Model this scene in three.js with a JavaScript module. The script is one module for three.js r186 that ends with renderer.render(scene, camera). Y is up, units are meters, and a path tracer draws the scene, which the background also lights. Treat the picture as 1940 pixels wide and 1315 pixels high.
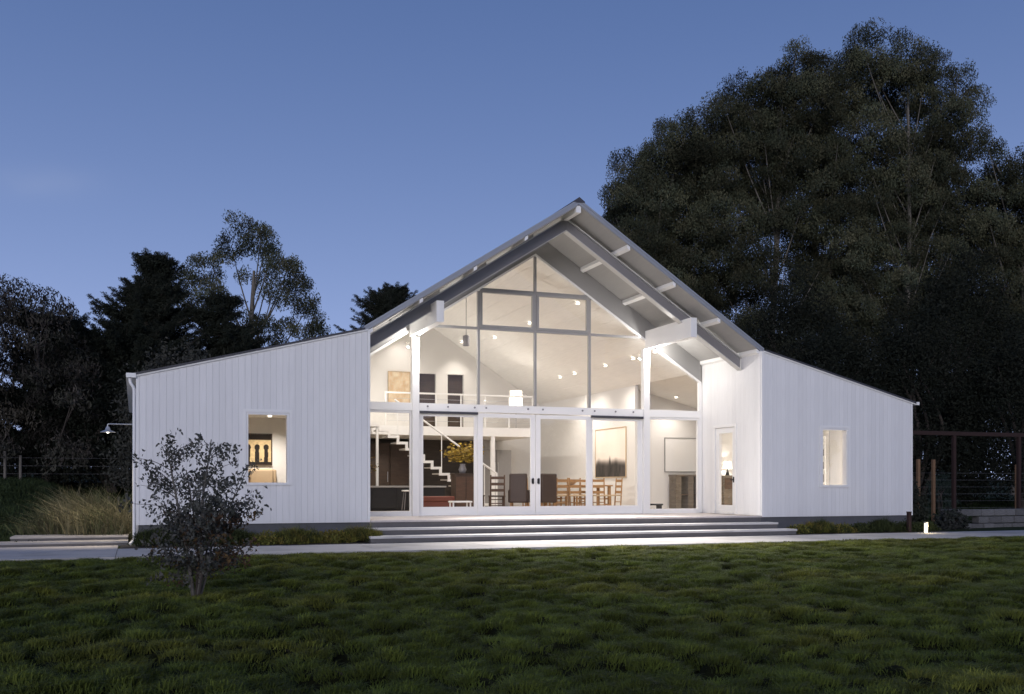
import * as THREE from 'three';
import { RoundedBoxGeometry } from 'three/addons/geometries/RoundedBoxGeometry.js';
import { mergeGeometries } from 'three/addons/utils/BufferGeometryUtils.js';

// ---------------------------------------------------------------- camera
const scene = new THREE.Scene();
const camera = new THREE.PerspectiveCamera(37.98, 1024 / 694, 0.1, 1200);
camera.position.set(-11.05, 1.36, 27.63);
camera.lookAt(-11.05 + 0.3502, 1.36, 27.63 - 0.9367);
camera.setViewOffset(1024, 694, 0, -138.5, 1024, 694);      // rising lens: verticals stay vertical
camera.updateProjectionMatrix();

// ---------------------------------------------------------------- sky (dusk, last glow behind the camera), twilight sun
const GLOW = 0.18, SUN = 1.86;
{
  const W = 1024, H = 512, d = new Float32Array(W * H * 4);
  const back = new THREE.Vector3(-0.42, 0, 0.907);
  for (let j = 0; j < H; j++) for (let i = 0; i < W; i++) {
    const el = ((j + 0.5) / H - 0.5) * Math.PI, az = ((i + 0.5) / W - 0.5) * 2 * Math.PI;
    const dx = Math.cos(az), dz = Math.sin(az);
    const e = Math.max(el * 180 / Math.PI, 0);
    let r = 0.038 + 0.47 * Math.exp(-e / 13.0), g = 0.077 + 0.535 * Math.exp(-e / 15.0), b = 0.188 + 0.755 * Math.exp(-e / 19.0);
    const w = 0.5 + 0.5 * (dx * back.x + dz * back.z);                 // 1 towards the afterglow
    const s = w * w * (3 - 2 * w), gl = s * s * Math.exp(-e / 26);
    r += GLOW * 0.92 * gl; g += GLOW * 0.86 * gl; b += GLOW * 0.88 * gl;
    // a faint wisp of cloud low in the sky
    const a2 = az * 180 / Math.PI, wis = Math.exp(-(((e - 15.4 - 0.10 * (a2 + 93)) / 0.7) ** 2)) * Math.exp(-(((a2 + 94.5) / 2.6) ** 2)) * (.6 + .8 * vnoise(a2 * 1.3, e * 3.1, 9));
    r += 0.026 * wis; g += 0.022 * wis; b += 0.012 * wis;
    const k = (j * W + i) * 4; d[k] = r; d[k + 1] = g; d[k + 2] = b; d[k + 3] = 1;
  }
  const t = new THREE.DataTexture(d, W, H, THREE.RGBAFormat, THREE.FloatType);
  t.mapping = THREE.EquirectangularReflectionMapping; t.magFilter = t.minFilter = THREE.LinearFilter; t.needsUpdate = true;
  scene.background = t; scene.environment = t;
}
const sun = new THREE.DirectionalLight(new THREE.Color(1.0, .95, .985), SUN);
sun.position.set(-11 - 30, 16, 20 + 66); sun.target.position.set(0, 2, 0);
sun.castShadow = true; sun.shadow.radius = 55; sun.shadow.mapSize.set(2048, 2048);
Object.assign(sun.shadow.camera, { left: -45, right: 45, top: 45, bottom: -30, near: 1, far: 220 });
scene.add(sun, sun.target);

const renderer = new THREE.WebGLRenderer({ antialias: true });
renderer.setSize(1024, 694);
renderer.toneMapping = THREE.LinearToneMapping; renderer.toneMappingExposure = 1.0;
renderer.shadowMap.enabled = true; renderer.shadowMap.type = THREE.PCFSoftShadowMap;

// ---------------------------------------------------------------- helpers
function rng(seed) { let a = seed >>> 0; return () => { a |= 0; a = a + 0x6D2B79F5 | 0; let t = Math.imul(a ^ a >>> 15, 1 | a); t = t + Math.imul(t ^ t >>> 7, 61 | t) ^ t; return ((t ^ t >>> 14) >>> 0) / 4294967296; }; }
const V = (x, y, z) => new THREE.Vector3(x, y, z);
const clamp = (x, a, b) => Math.min(b, Math.max(a, x));
const sstep = (a, b, x) => { const t = clamp((x - a) / (b - a), 0, 1); return t * t * (3 - 2 * t); };
function hash2(x, y, s = 0) { let h = Math.imul(x | 0, 374761393) + Math.imul(y | 0, 668265263) + Math.imul(s | 0, 974634777); h = Math.imul(h ^ h >>> 13, 1274126177); return ((h ^ h >>> 16) >>> 0) / 4294967296; }
function vnoise(x, y, s = 0) { const xi = Math.floor(x), yi = Math.floor(y), fx = x - xi, fy = y - yi, u = fx * fx * (3 - 2 * fx), v = fy * fy * (3 - 2 * fy); return (hash2(xi, yi, s) * (1 - u) + hash2(xi + 1, yi, s) * u) * (1 - v) + (hash2(xi, yi + 1, s) * (1 - u) + hash2(xi + 1, yi + 1, s) * u) * v; }
const fbm = (x, y, s = 0) => 0.5 * vnoise(x, y, s) + 0.25 * vnoise(2 * x, 2 * y, s + 1) + 0.15 * vnoise(4.1 * x, 4.1 * y, s + 2) + 0.1 * vnoise(8.3 * x, 8.3 * y, s + 3);
function tex(w, h, fn, srgb = false) {
  const a = new Uint8Array(w * h * 4);
  for (let j = 0; j < h; j++) for (let i = 0; i < w; i++) { const c = fn(i / w, j / h, i, j); for (let k = 0; k < 3; k++) a[(j * w + i) * 4 + k] = clamp(c[k] * 255, 0, 255); a[(j * w + i) * 4 + 3] = 255; }
  const t = new THREE.DataTexture(a, w, h); t.wrapS = t.wrapT = THREE.RepeatWrapping; t.magFilter = THREE.LinearFilter; t.minFilter = THREE.LinearMipmapLinearFilter; t.generateMipmaps = true;
  if (srgb) t.colorSpace = THREE.SRGBColorSpace; t.needsUpdate = true; return t;
}
// tileable noise for textures: value noise on a wrapped lattice
function wn(u, v, n, m, s) { const x = u * n, y = v * m, xi = Math.floor(x), yi = Math.floor(y), fx = x - xi, fy = y - yi, a = fx * fx * (3 - 2 * fx), b = fy * fy * (3 - 2 * fy); const q = (i, j) => hash2(((i % n) + n) % n, ((j % m) + m) % m, s); return (q(xi, yi) * (1 - a) + q(xi + 1, yi) * a) * (1 - b) + (q(xi, yi + 1) * (1 - a) + q(xi + 1, yi + 1) * a) * b; }

const usedNames = {};
function numbered(n) { const k = usedNames[n] = (usedNames[n] ?? -1) + 1; return k ? `${n}_${String(k).padStart(3, '0')}` : n; }
function shade(o) { o.castShadow = o.receiveShadow = true; return o; }
function top(name, label, category, pos = [0, 0, 0], turn = 0, extra = {}) {
  const g = new THREE.Group(); g.name = numbered(name); g.position.set(...pos); g.rotation.y = turn;
  g.userData = { label, category, ...extra }; scene.add(g); return g;
}
function mesh(name, geo, mat, parent, data) { const m = shade(new THREE.Mesh(geo, mat)); m.name = name; if (data) Object.assign(m.userData, data); parent.add(m); return m; }
function grp(name, parent, data) { const g = new THREE.Group(); g.name = name; if (data) Object.assign(g.userData, data); parent.add(g); return g; }
function structure(name, geo, mat) { const m = shade(new THREE.Mesh(geo, mat)); m.name = numbered(name); m.userData.kind = 'structure'; scene.add(m); return m; }
// boxes from corner to corner, uv in metres
function bx(x0, x1, y0, y1, z0, z1) {
  const w = x1 - x0, h = y1 - y0, d = z1 - z0, g = new THREE.BoxGeometry(w, h, d), uv = g.attributes.uv, p = g.attributes.position, n = g.attributes.normal;
  g.translate((x0 + x1) / 2, (y0 + y1) / 2, (z0 + z1) / 2);
  for (let i = 0; i < uv.count; i++) { const ax = Math.abs(n.getX(i)), ay = Math.abs(n.getY(i)); ax > .5 ? uv.setXY(i, p.getZ(i), p.getY(i)) : ay > .5 ? uv.setXY(i, p.getX(i), p.getZ(i)) : uv.setXY(i, p.getX(i), p.getY(i)); }
  return g;
}
const rbx = (x0, x1, y0, y1, z0, z1, r = .02) => { const g = new RoundedBoxGeometry(x1 - x0, y1 - y0, z1 - z0, 2, Math.min(r, (x1 - x0) / 2.1, (y1 - y0) / 2.1, (z1 - z0) / 2.1)); g.translate((x0 + x1) / 2, (y0 + y1) / 2, (z0 + z1) / 2); return g; };
function poly(pts, z0, z1, holes = [], bevel = 0) {      // polygon in XY, thickness z0..z1
  const s = new THREE.Shape(pts.map(p => new THREE.Vector2(...p)));
  for (const h of holes) s.holes.push(new THREE.Path(h.map(p => new THREE.Vector2(...p))));
  const b = bevel; const g = new THREE.ExtrudeGeometry(s, { depth: z1 - z0 - 2 * b, bevelEnabled: b > 0, bevelThickness: b, bevelSize: b, bevelOffset: -b, bevelSegments: 1, steps: 1 });
  g.translate(0, 0, z0 + b); return g;
}
const rectPts = (x0, x1, y0, y1) => [[x0, y0], [x1, y0], [x1, y1], [x0, y1]];
const sheet = (pts, z) => { const g = new THREE.ShapeGeometry(new THREE.Shape(pts.map(p => new THREE.Vector2(...p)))); g.translate(0, 0, z); return g; };
const cyl = (r0, r1, y0, y1, x = 0, z = 0, n = 14) => { const g = new THREE.CylinderGeometry(r1, r0, y1 - y0, n); g.translate(x, (y0 + y1) / 2, z); return g; };
function bar(a, b, r0, r1 = r0, n = 7) {
  const d = b.clone().sub(a), L = d.length(), g = new THREE.CylinderGeometry(r1, r0, L, n, 1); g.translate(0, L / 2, 0);
  g.applyQuaternion(new THREE.Quaternion().setFromUnitVectors(V(0, 1, 0), d.normalize())); g.translate(a.x, a.y, a.z); return g;
}
function limbGeo(pts, r0, r1, n = 6) {                      // tapered tube along a curve
  const c = new THREE.CatmullRomCurve3(pts), seg = Math.max(4, pts.length * 3), g = new THREE.TubeGeometry(c, seg, 1, n), p = g.attributes.position, q = new THREE.Vector3();
  for (let i = 0; i <= seg; i++) { c.getPointAt(i / seg, q); const r = r0 + (r1 - r0) * i / seg; for (let k = 0; k <= n; k++) { const j = i * (n + 1) + k; p.setXYZ(j, q.x + (p.getX(j) - q.x) * r, q.y + (p.getY(j) - q.y) * r, q.z + (p.getZ(j) - q.z) * r); } }
  return g;
}
const strip = g => { for (const k of Object.keys(g.attributes)) if (!['position', 'normal', 'uv'].includes(k)) g.deleteAttribute(k); return g.index ? g.toNonIndexed() : g; };
const merge = list => mergeGeometries(list.map(strip));

// ---------------------------------------------------------------- materials
const lin = (r, g, b) => new THREE.Color().setRGB(r, g, b);
const std = (c, o = {}) => new THREE.MeshStandardMaterial({ color: lin(...c), roughness: 0.8, ...o });
const concTex = tex(256, 256, (u, v) => { const n = .80 + .12 * wn(u, v, 5, 5, 1) + .08 * wn(u, v, 19, 19, 2) + .07 * wn(u, v, 90, 90, 3); return [n, n, n * .995]; });
const stainTex = tex(512, 512, (u, v) => { const a = wn(u, v, 3, 3, 101), b = wn(u, v, 11, 11, 102), n = .72 + .16 * a + .08 * b + .07 * wn(u, v, 60, 60, 103) - .14 * sstep(.72, .9, wn(u, v, 6, 6, 104)); return [n, n * .995, n * .985]; }); stainTex.repeat.set(.22, .22);
const plankTex = tex(256, 256, (u, v) => { const n = .90 + .05 * wn(u, v, 64, 3, 4) + .05 * wn(u, v, 7, 2, 5); return [n, n, n]; });
const woodTex = tex(256, 256, (u, v) => { const n = .55 + .25 * wn(u, v, 5, 60, 6) + .2 * wn(u, v, 3, 18, 7); return [n, n * .97, n * .92]; });
const stoneTex = tex(256, 256, (u, v) => { const n = .5 + .25 * wn(u, v, 9, 9, 8) + .25 * wn(u, v, 40, 40, 9); return [n, n, n]; });
const M = {
  board: [.80, .77, .785].map((k, i) => std([k, k * .995, k * .99], { map: plankTex, roughness: .62, bumpMap: plankTex, bumpScale: .003 })),
  white: std([.80, .795, .78], { roughness: .5 }),
  plaster: std([.72, .705, .68], { roughness: .9 }),
  ceiling: std([.88, .865, .83], { roughness: .85, map: plankTex }),
  grey: std([.30, .295, .29], { roughness: .45 }),
  steel: std([.225, .218, .228], { roughness: .5, metalness: .15 }),
  flange: std([.50, .50, .49], { roughness: .5 }),  // lighter than the web: lamp light on the flanges put into the colour
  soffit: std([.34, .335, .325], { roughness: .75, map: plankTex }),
  roof: std([.36, .37, .39], { roughness: .42, metalness: .5 }),
  darkTrim: std([.045, .045, .055], { roughness: .5 }),
  black: std([.012, .012, .013], { roughness: .45 }),
  concrete: std([.64, .62, .605], { map: stainTex, roughness: .88, bumpMap: concTex, bumpScale: .004 }),
  path: std([.50, .48, .47], { map: stainTex, roughness: .88, bumpMap: concTex, bumpScale: .004 }),
  deck: std([.60, .545, .52], { map: concTex, roughness: .8 }),
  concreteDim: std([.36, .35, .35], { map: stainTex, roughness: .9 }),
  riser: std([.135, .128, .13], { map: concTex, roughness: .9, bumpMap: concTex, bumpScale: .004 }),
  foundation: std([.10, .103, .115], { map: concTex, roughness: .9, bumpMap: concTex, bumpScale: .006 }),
  glass: new THREE.MeshPhysicalMaterial({ color: 0xffffff, roughness: 0, metalness: 0, transmission: 1, thickness: 0, ior: 1.5 }),
  floor: std([.66, .56, .46], { map: woodTex, roughness: .45 }),
  walnut: std([.06, .038, .026], { map: woodTex, roughness: .5 }),
  darkWall: std([.055, .045, .038], { map: woodTex, roughness: .55 }),
  oak: std([.46, .27, .125], { map: woodTex, roughness: .55 }),
  brown: std([.11, .06, .035], { map: woodTex, roughness: .5 }),
  leather: std([.05, .03, .022], { roughness: .5 }),
  rust: std([.17, .05, .032], { roughness: .6 }),
  rusty: std([.034, .0135, .010], { roughness: .85, map: stoneTex }),
  tanWood: std([.25, .15, .085], { roughness: .85, map: woodTex }),
  greyWood: std([.24, .205, .165], { map: woodTex, roughness: .8 }),
  linen: std([.50, .38, .25], { roughness: .95 }),
  cushion: std([.62, .52, .40], { roughness: .95 }),
  stone: [.17, .14, .20].map(k => std([k, k * .99, k * 1.0], { map: stoneTex, roughness: .95, bumpMap: stoneTex, bumpScale: .02 })),
  lamp: new THREE.MeshStandardMaterial({ color: 0xffffff, emissive: lin(1, .93, .8), emissiveIntensity: 6 }),
  shade: new THREE.MeshPhysicalMaterial({ color: lin(.85, .82, .76), roughness: 1, transmission: .45, thickness: 0 }),
  soil: std([.035, .028, .02], { roughness: 1, map: stoneTex }),
  barkPale: std([.16, .145, .125], { roughness: .9, map: stoneTex }),
  barkDark: std([.07, .058, .05], { roughness: .95, map: stoneTex }),
  galv: std([.5, .51, .53], { roughness: .35, metalness: .6 }),
};
const WARM = lin(1, .915, .82);

// ---------------------------------------------------------------- ground, path, lawn
function gy(x, z) {
  const ax = Math.abs(x), out = Math.max(sstep(11.6, 15, ax), sstep(-15, -19, z));
  let h = out * (1.5 * sstep(2.5, -15, z) * (x < 0 ? 1 : .55) + 1.2 * sstep(-18, -60, z)) - .02;
  h += out * .15 * (fbm(x * .12, z * .12, 5) - .5);
  if (z > 4) h -= .11 * sstep(4, 7.6, z);
  return h;
}
{
  const xs = [], zs = [];
  for (let i = 0; i <= 150; i++) { const t = i / 75 - 1; xs.push(-2 + 60 * t + 440 * t * t * t * t * t); zs.push(-4 + 60 * t + 440 * t * t * t * t * t); }
  const p = [], ix = [], uv = [];
  for (const z of zs) for (const x of xs) { p.push(x, gy(x, z), z); uv.push(x / 3, z / 3); }
  for (let j = 0; j < 150; j++) for (let i = 0; i < 150; i++) { const a = j * 151 + i; ix.push(a, a + 151, a + 1, a + 1, a + 151, a + 152); }
  const g = new THREE.BufferGeometry(); g.setAttribute('position', new THREE.Float32BufferAttribute(p, 3)); g.setAttribute('uv', new THREE.Float32BufferAttribute(uv, 2)); g.setIndex(ix); g.computeVertexNormals();
  structure('ground', g, new THREE.MeshPhysicalMaterial({ color: lin(.035, .05, .02), roughness: 1, specularIntensity: .15, map: stoneTex }));
}
{ // concrete path along the front of the house, in slabs
  const path = grp('path', scene, { kind: 'structure' });
  for (let i = 0; i < 22; i++) { const x = -27 + i * 2.6; mesh('paving_slab', bx(x + .006, x + 2.594, -.16, 0, 4.36, 7.0), M.path, path); }
  for (let i = 0; i < 5; i++) { const x = -24.4 + i * 2.6; mesh('paving_slab', bx(x + .006, x + 2.594, -.16, 0, 3.04, 4.348), M.path, path); }
  structure('planting_bed', bx(-11.35, -5.75, -.1, .012, 3.26, 4.35), M.soil);
  structure('planting_bed', bx(5.75, 11.4, -.1, .012, 3.26, 4.35), M.soil);
}
// tussocky unmown turf: overlapping domes with hollows between them
function tuss(x, z) {
  const q = vnoise(x * .8, z * .8, 14) - .5, u = x / .30 + q * 1.2, v = z / .32 + q * .9, iu = Math.floor(u), iv = Math.floor(v); let h = 0;
  for (let a = -1; a < 2; a++) for (let b = -1; b < 2; b++) { const cx = iu + a + .1 + .8 * hash2(iu + a, iv + b, 15), cz = iv + b + .1 + .8 * hash2(iu + a, iv + b, 16), R = .40 + .38 * hash2(iu + a, iv + b, 17), d = ((u - cx) * (u - cx) + (v - cz) * (v - cz)) / (R * R); if (d < 1) h = Math.max(h, Math.sqrt(1 - d) * (.35 + .65 * hash2(iu + a, iv + b, 18))); }
  return h;
}
function lawnH(x, z) { return -.15 + .02 * sstep(11, 7.4, z) + .10 * (fbm(x * .5, z * .5, 21) - .5) + .18 * tuss(x, z) * (.45 + .55 * sstep(7.2, 9, z)) + .025 * vnoise(x * 9, z * 11, 13); }
const inView = (x, z, m = .8) => { const dx = x + 11.05, dz = z - 27.63, f = .3502 * dx - .9367 * dz, r = .9367 * dx + .3502 * dz; return f > 4.6 && Math.abs(r) < .508 * f + m; };
{
  const x0 = -20, x1 = 15, z0 = 7.0, z1 = 24, st = .06, nx = Math.round((x1 - x0) / st), nz = Math.round((z1 - z0) / st), p = [], uv = [], ix = [], id = new Int32Array((nx + 1) * (nz + 1)).fill(-1);
  let n = 0;
  for (let j = 0; j <= nz; j++) for (let i = 0; i <= nx; i++) { const x = x0 + i * st, z = z0 + j * st; if (!inView(x, z, 2.5)) continue; id[j * (nx + 1) + i] = n++; p.push(x, lawnH(x, z), z); uv.push(x / 1.4, z / 1.4); }
  for (let j = 0; j < nz; j++) for (let i = 0; i < nx; i++) { const a = id[j * (nx + 1) + i], b = id[j * (nx + 1) + i + 1], c = id[(j + 1) * (nx + 1) + i], d = id[(j + 1) * (nx + 1) + i + 1]; if (a < 0 || b < 0 || c < 0 || d < 0) continue; ix.push(a, c, b, b, c, d); }
  const g = new THREE.BufferGeometry(); g.setAttribute('position', new THREE.Float32BufferAttribute(p, 3)); g.setAttribute('uv', new THREE.Float32BufferAttribute(uv, 2)); g.setIndex(ix); g.computeVertexNormals();
  structure('lawn', g, new THREE.MeshPhysicalMaterial({ color: lin(.016, .018, .008), roughness: 1, specularIntensity: .15, map: stoneTex }));
}
function bladeTuft(R, n, rad, len, wid, lean, dir = 0) {
  const p = [];
  for (let i = 0; i < n; i++) {
    const a = R() * 6.283, q = Math.sqrt(R()) * rad, x = Math.cos(a) * q, z = Math.sin(a) * q, L = len * (.55 + .6 * R()), w = wid * (.7 + .6 * R());
    const ld = dir + (R() - .5) * 3.2, lx = Math.cos(ld) * lean * L * (.4 + R()), lz = Math.sin(ld) * lean * L * (.4 + R()), fa = R() * 3.14, fx = Math.cos(fa) * w / 2, fz = Math.sin(fa) * w / 2;
    const m = [x + lx * .35, L * .6, z + lz * .35], t = [x + lx * 1.1, L * (1 - .25 * lean), z + lz * 1.1];
    p.push(x - fx, 0, z - fz, x + fx, 0, z + fz, m[0] + fx * .8, m[1], m[2] + fz * .8, x - fx, 0, z - fz, m[0] + fx * .8, m[1], m[2] + fz * .8, m[0] - fx * .8, m[1], m[2] - fz * .8, m[0] - fx * .8, m[1], m[2] - fz * .8, m[0] + fx * .8, m[1], m[2] + fz * .8, ...t);
  }
  const g = new THREE.BufferGeometry(); g.setAttribute('position', new THREE.Float32BufferAttribute(p, 3)); g.computeVertexNormals(); return g;
}
const leafMat = (c, o = {}) => new THREE.MeshPhysicalMaterial({ color: lin(...c), roughness: .9, specularIntensity: .22, side: THREE.DoubleSide, ...o });
{
  const R = rng(77), spots = [];
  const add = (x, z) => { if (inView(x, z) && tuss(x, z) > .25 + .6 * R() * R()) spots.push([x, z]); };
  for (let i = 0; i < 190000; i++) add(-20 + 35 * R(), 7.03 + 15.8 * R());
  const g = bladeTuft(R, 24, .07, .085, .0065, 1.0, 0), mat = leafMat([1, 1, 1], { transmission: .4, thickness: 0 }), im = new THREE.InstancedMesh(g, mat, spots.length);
  const m4 = new THREE.Matrix4(), q = new THREE.Quaternion(), col = new THREE.Color();
  spots.forEach(([x, z], i) => {
    const d = Math.hypot(x + 11.05, z - 27.63), n = tuss(x, z), k = .55 + .45 * n + .35 * R();
    const gx = tuss(x + .05, z) - tuss(x - .05, z), gz = tuss(x, z + .05) - tuss(x, z - .05); q.setFromAxisAngle(V(0, 1, 0), -Math.atan2(-gz, -gx + .12) + (R() - .5) * 1.1);
    const w = 1 + .045 * Math.max(0, d - 8);
    m4.compose(V(x, lawnH(x, z) - .012, z), q, V(w * 1.1, k, w * 1.1)); im.setMatrixAt(i, m4);
    const dry = clamp(.5 * sstep(.5, .78, fbm(x * .55, z * .8, 31)) + .22 * n * n + .38 * sstep(12, 7.5, z) * sstep(11, 4, Math.abs(x)), 0, 1.2), b = (.55 + .75 * R()) * (.65 + .7 * hash2(Math.floor(x / .27 + .4 * vnoise(x * 3, z * 3, 5)), Math.floor(z / .3 + .4 * vnoise(x * 3, z * 3, 6)), 33));  // dry patches, plus light painted in: yellower near the path and on tuft tops
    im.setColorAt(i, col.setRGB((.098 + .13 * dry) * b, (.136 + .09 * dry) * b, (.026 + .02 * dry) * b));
  });
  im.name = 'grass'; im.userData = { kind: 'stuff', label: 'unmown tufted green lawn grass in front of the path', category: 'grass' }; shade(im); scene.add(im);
}

// ---------------------------------------------------------------- the house
const F = .5;                                               // floor level
const wingTop = x => 5.2 - .249 * (Math.abs(x) - 5.65);
const under = x => 8.82 - .64 * Math.abs(x);
const house = top('barn_house', 'white board-clad gabled house with glazed front and two lean-to wings', 'house');
const boardMats = M.board;
// boards in the XY plane between x0..x1 with a top line, cut round an opening
function cladding(parent, x0, x1, yb, yt, z0, z1, hole, wid, xf) {
  const n = Math.round((x1 - x0) / wid), w = (x1 - x0) / n, gap = .0024; const R = rng(Math.round(x0 * 100) + 9000);
  const put = (a, b, ya, yb0, yb1) => { if (Math.min(yb0, yb1) - ya < .01) return; const g = poly([[a, ya], [b, ya], [b, yb1], [a, yb0]], z0, z1 - .0015 * R(), [], .0017); if (xf) xf(g); mesh('siding_board', g, boardMats[Math.floor(R() * 3)], parent); };
  for (let i = 0; i < n; i++) {
    const a = x0 + i * w + gap / 2, b = x0 + (i + 1) * w - gap / 2;
    if (!hole || b <= hole[0] || a >= hole[1]) { put(a, b, yb, yt(a), yt(b)); continue; }
    const la = Math.max(a, hole[0]), lb = Math.min(b, hole[1]);
    put(la, lb, yb, hole[2], hole[2]); put(la, lb, hole[3], yt(la), yt(lb));
    if (a < hole[0]) put(a, hole[0], yb, yt(a), yt(hole[0]));
    if (b > hole[1]) put(hole[1], b, yb, yt(hole[1]), yt(b));
  }
}
function wing(s, hole, label) {
  const xi = 5.65, xo = 11.03, a = s < 0 ? -xo : xi, b = s < 0 ? -xi : xo;
  const wall = grp('wing_wall', house, { label });
  mesh('wall_core', poly([[a, F], [b, F], [b, wingTop(b)], [a, wingTop(a)]], 3.02, 3.205, [rectPts(...hole)]), M.white, wall);
  cladding(wall, a + .07, b - .07, F - .04, x => wingTop(x) - .035, 3.21, 3.25, hole, .145);
  for (const x of [a, b - .066]) mesh('corner_board', bx(x, x + .066, F - .04, wingTop(x + .033) - .03, 3.21, 3.256), M.white, wall);
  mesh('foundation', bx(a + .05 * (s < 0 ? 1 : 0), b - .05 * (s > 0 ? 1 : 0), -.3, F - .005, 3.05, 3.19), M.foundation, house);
  // window
  const [x0, x1, y0, y1] = hole, w = grp('window', house, { label: s < 0 ? 'square-set window of the left wing with a lit bedroom behind' : 'narrow upright window of the right wing' });
  const fr = []; const t = .045;
  fr.push(bx(x0 + .002, x0 + t, y0 + .002, y1 - .002, 3.06, 3.262), bx(x1 - t, x1 - .002, y0 + .002, y1 - .002, 3.06, 3.262), bx(x0 + t, x1 - t, y1 - t, y1 - .002, 3.06, 3.262));
  mesh('frame', merge(fr), M.white, w);
  mesh('sill', bx(x0 - .03, x1 + .03, y0 - .03, y0 + .03, 3.1, 3.29), M.white, w);
  mesh('pane', sheet(rectPts(x0 + t, x1 - t, y0 + .03, y1 - t), 3.12), M.glass, w);
  const tr = []; tr.push(bx(x0 - .075, x0 - .004, y0 - .035, y1 + .08, 3.25, 3.272), bx(x1 + .004, x1 + .075, y0 - .035, y1 + .08, 3.25, 3.272), bx(x0 - .004, x1 + .004, y1 + .005, y1 + .08, 3.25, 3.272));
  mesh('casing', merge(tr), M.white, w);
  // wing roof, outer wall, back wall
  const rp = [[s * 5.78, wingTop(5.78) + .01], [s * 11.12, wingTop(11.12) + .01], [s * 11.12, wingTop(11.12) + .055], [s * 5.78, wingTop(5.78) + .055]];
  mesh('wing_roof', poly(s > 0 ? rp : rp.reverse(), -8.6, 3.31), M.darkTrim, house);
  mesh('verge_trim', poly([[s * 5.70, wingTop(5.70) - .03], [s * 11.10, wingTop(11.10) - .03], [s * 11.10, wingTop(11.10) + .008], [s * 5.70, wingTop(5.70) + .008]], 3.258, 3.285), M.white, house);
  const ow = s < 0 ? bx(-11.03, -10.85, -.3, wingTop(11) - .02, -8.4, 3.018) : bx(10.85, 11.03, -.3, wingTop(11) - .02, -8.4, 3.018);
  mesh('outer_wall', ow, M.board[1], house);
  const bw = [[s * 5.72, -.3], [s * 10.84, -.3], [s * 10.84, wingTop(10.84)], [s * 5.72, wingTop(5.72)]];
  mesh('rear_wall', poly(bw, -8.4, -8.22), M.board[1], house);
  // return wall beside the porch, clad towards the porch
  const rot = g => (s > 0 ? g.rotateY(-Math.PI / 2) : g.rotateY(Math.PI / 2));
  const door = s > 0 ? [.83, 1.90, F + .05, 3.11] : null;
  const rw = grp('porch_wall', house, { label: s > 0 ? 'brightly lit porch wall with a glazed side door' : 'porch wall of the left wing' });
  const m = s > 0 ? x => x : x => -x;
  const zr = s > 0 ? [-.05, 3.0] : [-3.0, .05];
  const core = poly(rectPts(zr[0], zr[1], F - .2, 5.18), -s * 5.85 * 1, -s * 5.85 + .17, door ? [rectPts(...door)] : []);
  // local z -> outward from the wing into the porch
  if (s > 0) { const g = poly(rectPts(zr[0], zr[1], F - .2, 5.18), -5.85, -5.665, door ? [rectPts(...door)] : []); rot(g); mesh('wall_core', g, M.white, rw); cladding(rw, .06, 3.20, F + .005, () => 5.17, -5.66, -5.635, door, .145, rot); }
  else { const g = poly(rectPts(zr[0], zr[1], F - .2, 5.18), -5.85, -5.665); rot(g); mesh('wall_core', g, M.white, rw); cladding(rw, -3.20, -.06, F + .005, () => 5.17, -5.66, -5.635, null, .145, rot); }
  core.dispose();
  return wall;
}
wing(-1, [-8.60, -7.61, 1.40, 3.08], 'front wall of the left wing, vertical white boards');
wing(1, [7.70, 8.63, 1.34, 3.03], 'front wall of the right wing, vertical white boards');
{ // side door in the right porch wall
  const d = grp('side_door', house, { label: 'narrow white glazed door in the right porch wall' }), X = 5.65;
  const fb = (z0, z1, y0, y1, xa = X - .035, xb = X + .08) => bx(xa, xb, y0, y1, z0, z1);
  mesh('casing', merge([fb(.74, .826, F + .01, 3.2), fb(1.904, 1.99, F + .01, 3.2), fb(.826, 1.904, 3.115, 3.2)]), M.white, d);
  mesh('door_frame', merge([fb(.84, 1.0, F + .06, 3.1, X, X + .06), fb(1.75, 1.89, F + .06, 3.1, X, X + .06), fb(1.0, 1.75, 2.94, 3.1, X, X + .06), fb(1.0, 1.75, F + .06, F + .27, X, X + .06)]), M.white, d);
  const g = sheet(rectPts(1.0, 1.75, F + .27, 2.94), 0); g.rotateY(-Math.PI / 2); g.translate(X + .03, 0, 0); mesh('pane', g, M.glass, d);
  mesh('handle', merge([fb(1.80, 1.84, 1.45, 1.62, X - .02, X), fb(1.72, 1.84, 1.52, 1.55, X - .06, X - .02)]), M.black, d);
}
{ // gutter and downpipe at the left corner, gutter stub at the right
  mesh('gutter', bx(-11.24, -11.03, 3.80, 3.90, -8.6, 3.33), M.white, house); mesh('gutter', bx(11.125, 11.22, 3.80, 3.89, -8.6, 3.33), M.white, house);
  mesh('downpipe', merge([limbGeo([V(-11.16, 3.82, 3.22), V(-11.15, 3.7, 3.24), V(-11.075, 3.55, 3.24), V(-11.07, 3.4, 3.24)], .035, .035, 8), bar(V(-11.07, 3.45, 3.24), V(-11.07, .25, 3.24), .035), limbGeo([V(-11.07, .27, 3.24), V(-11.07, .14, 3.26), V(-11.16, .04, 3.34)], .035, .035, 8)]), M.white, house);
}
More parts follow.
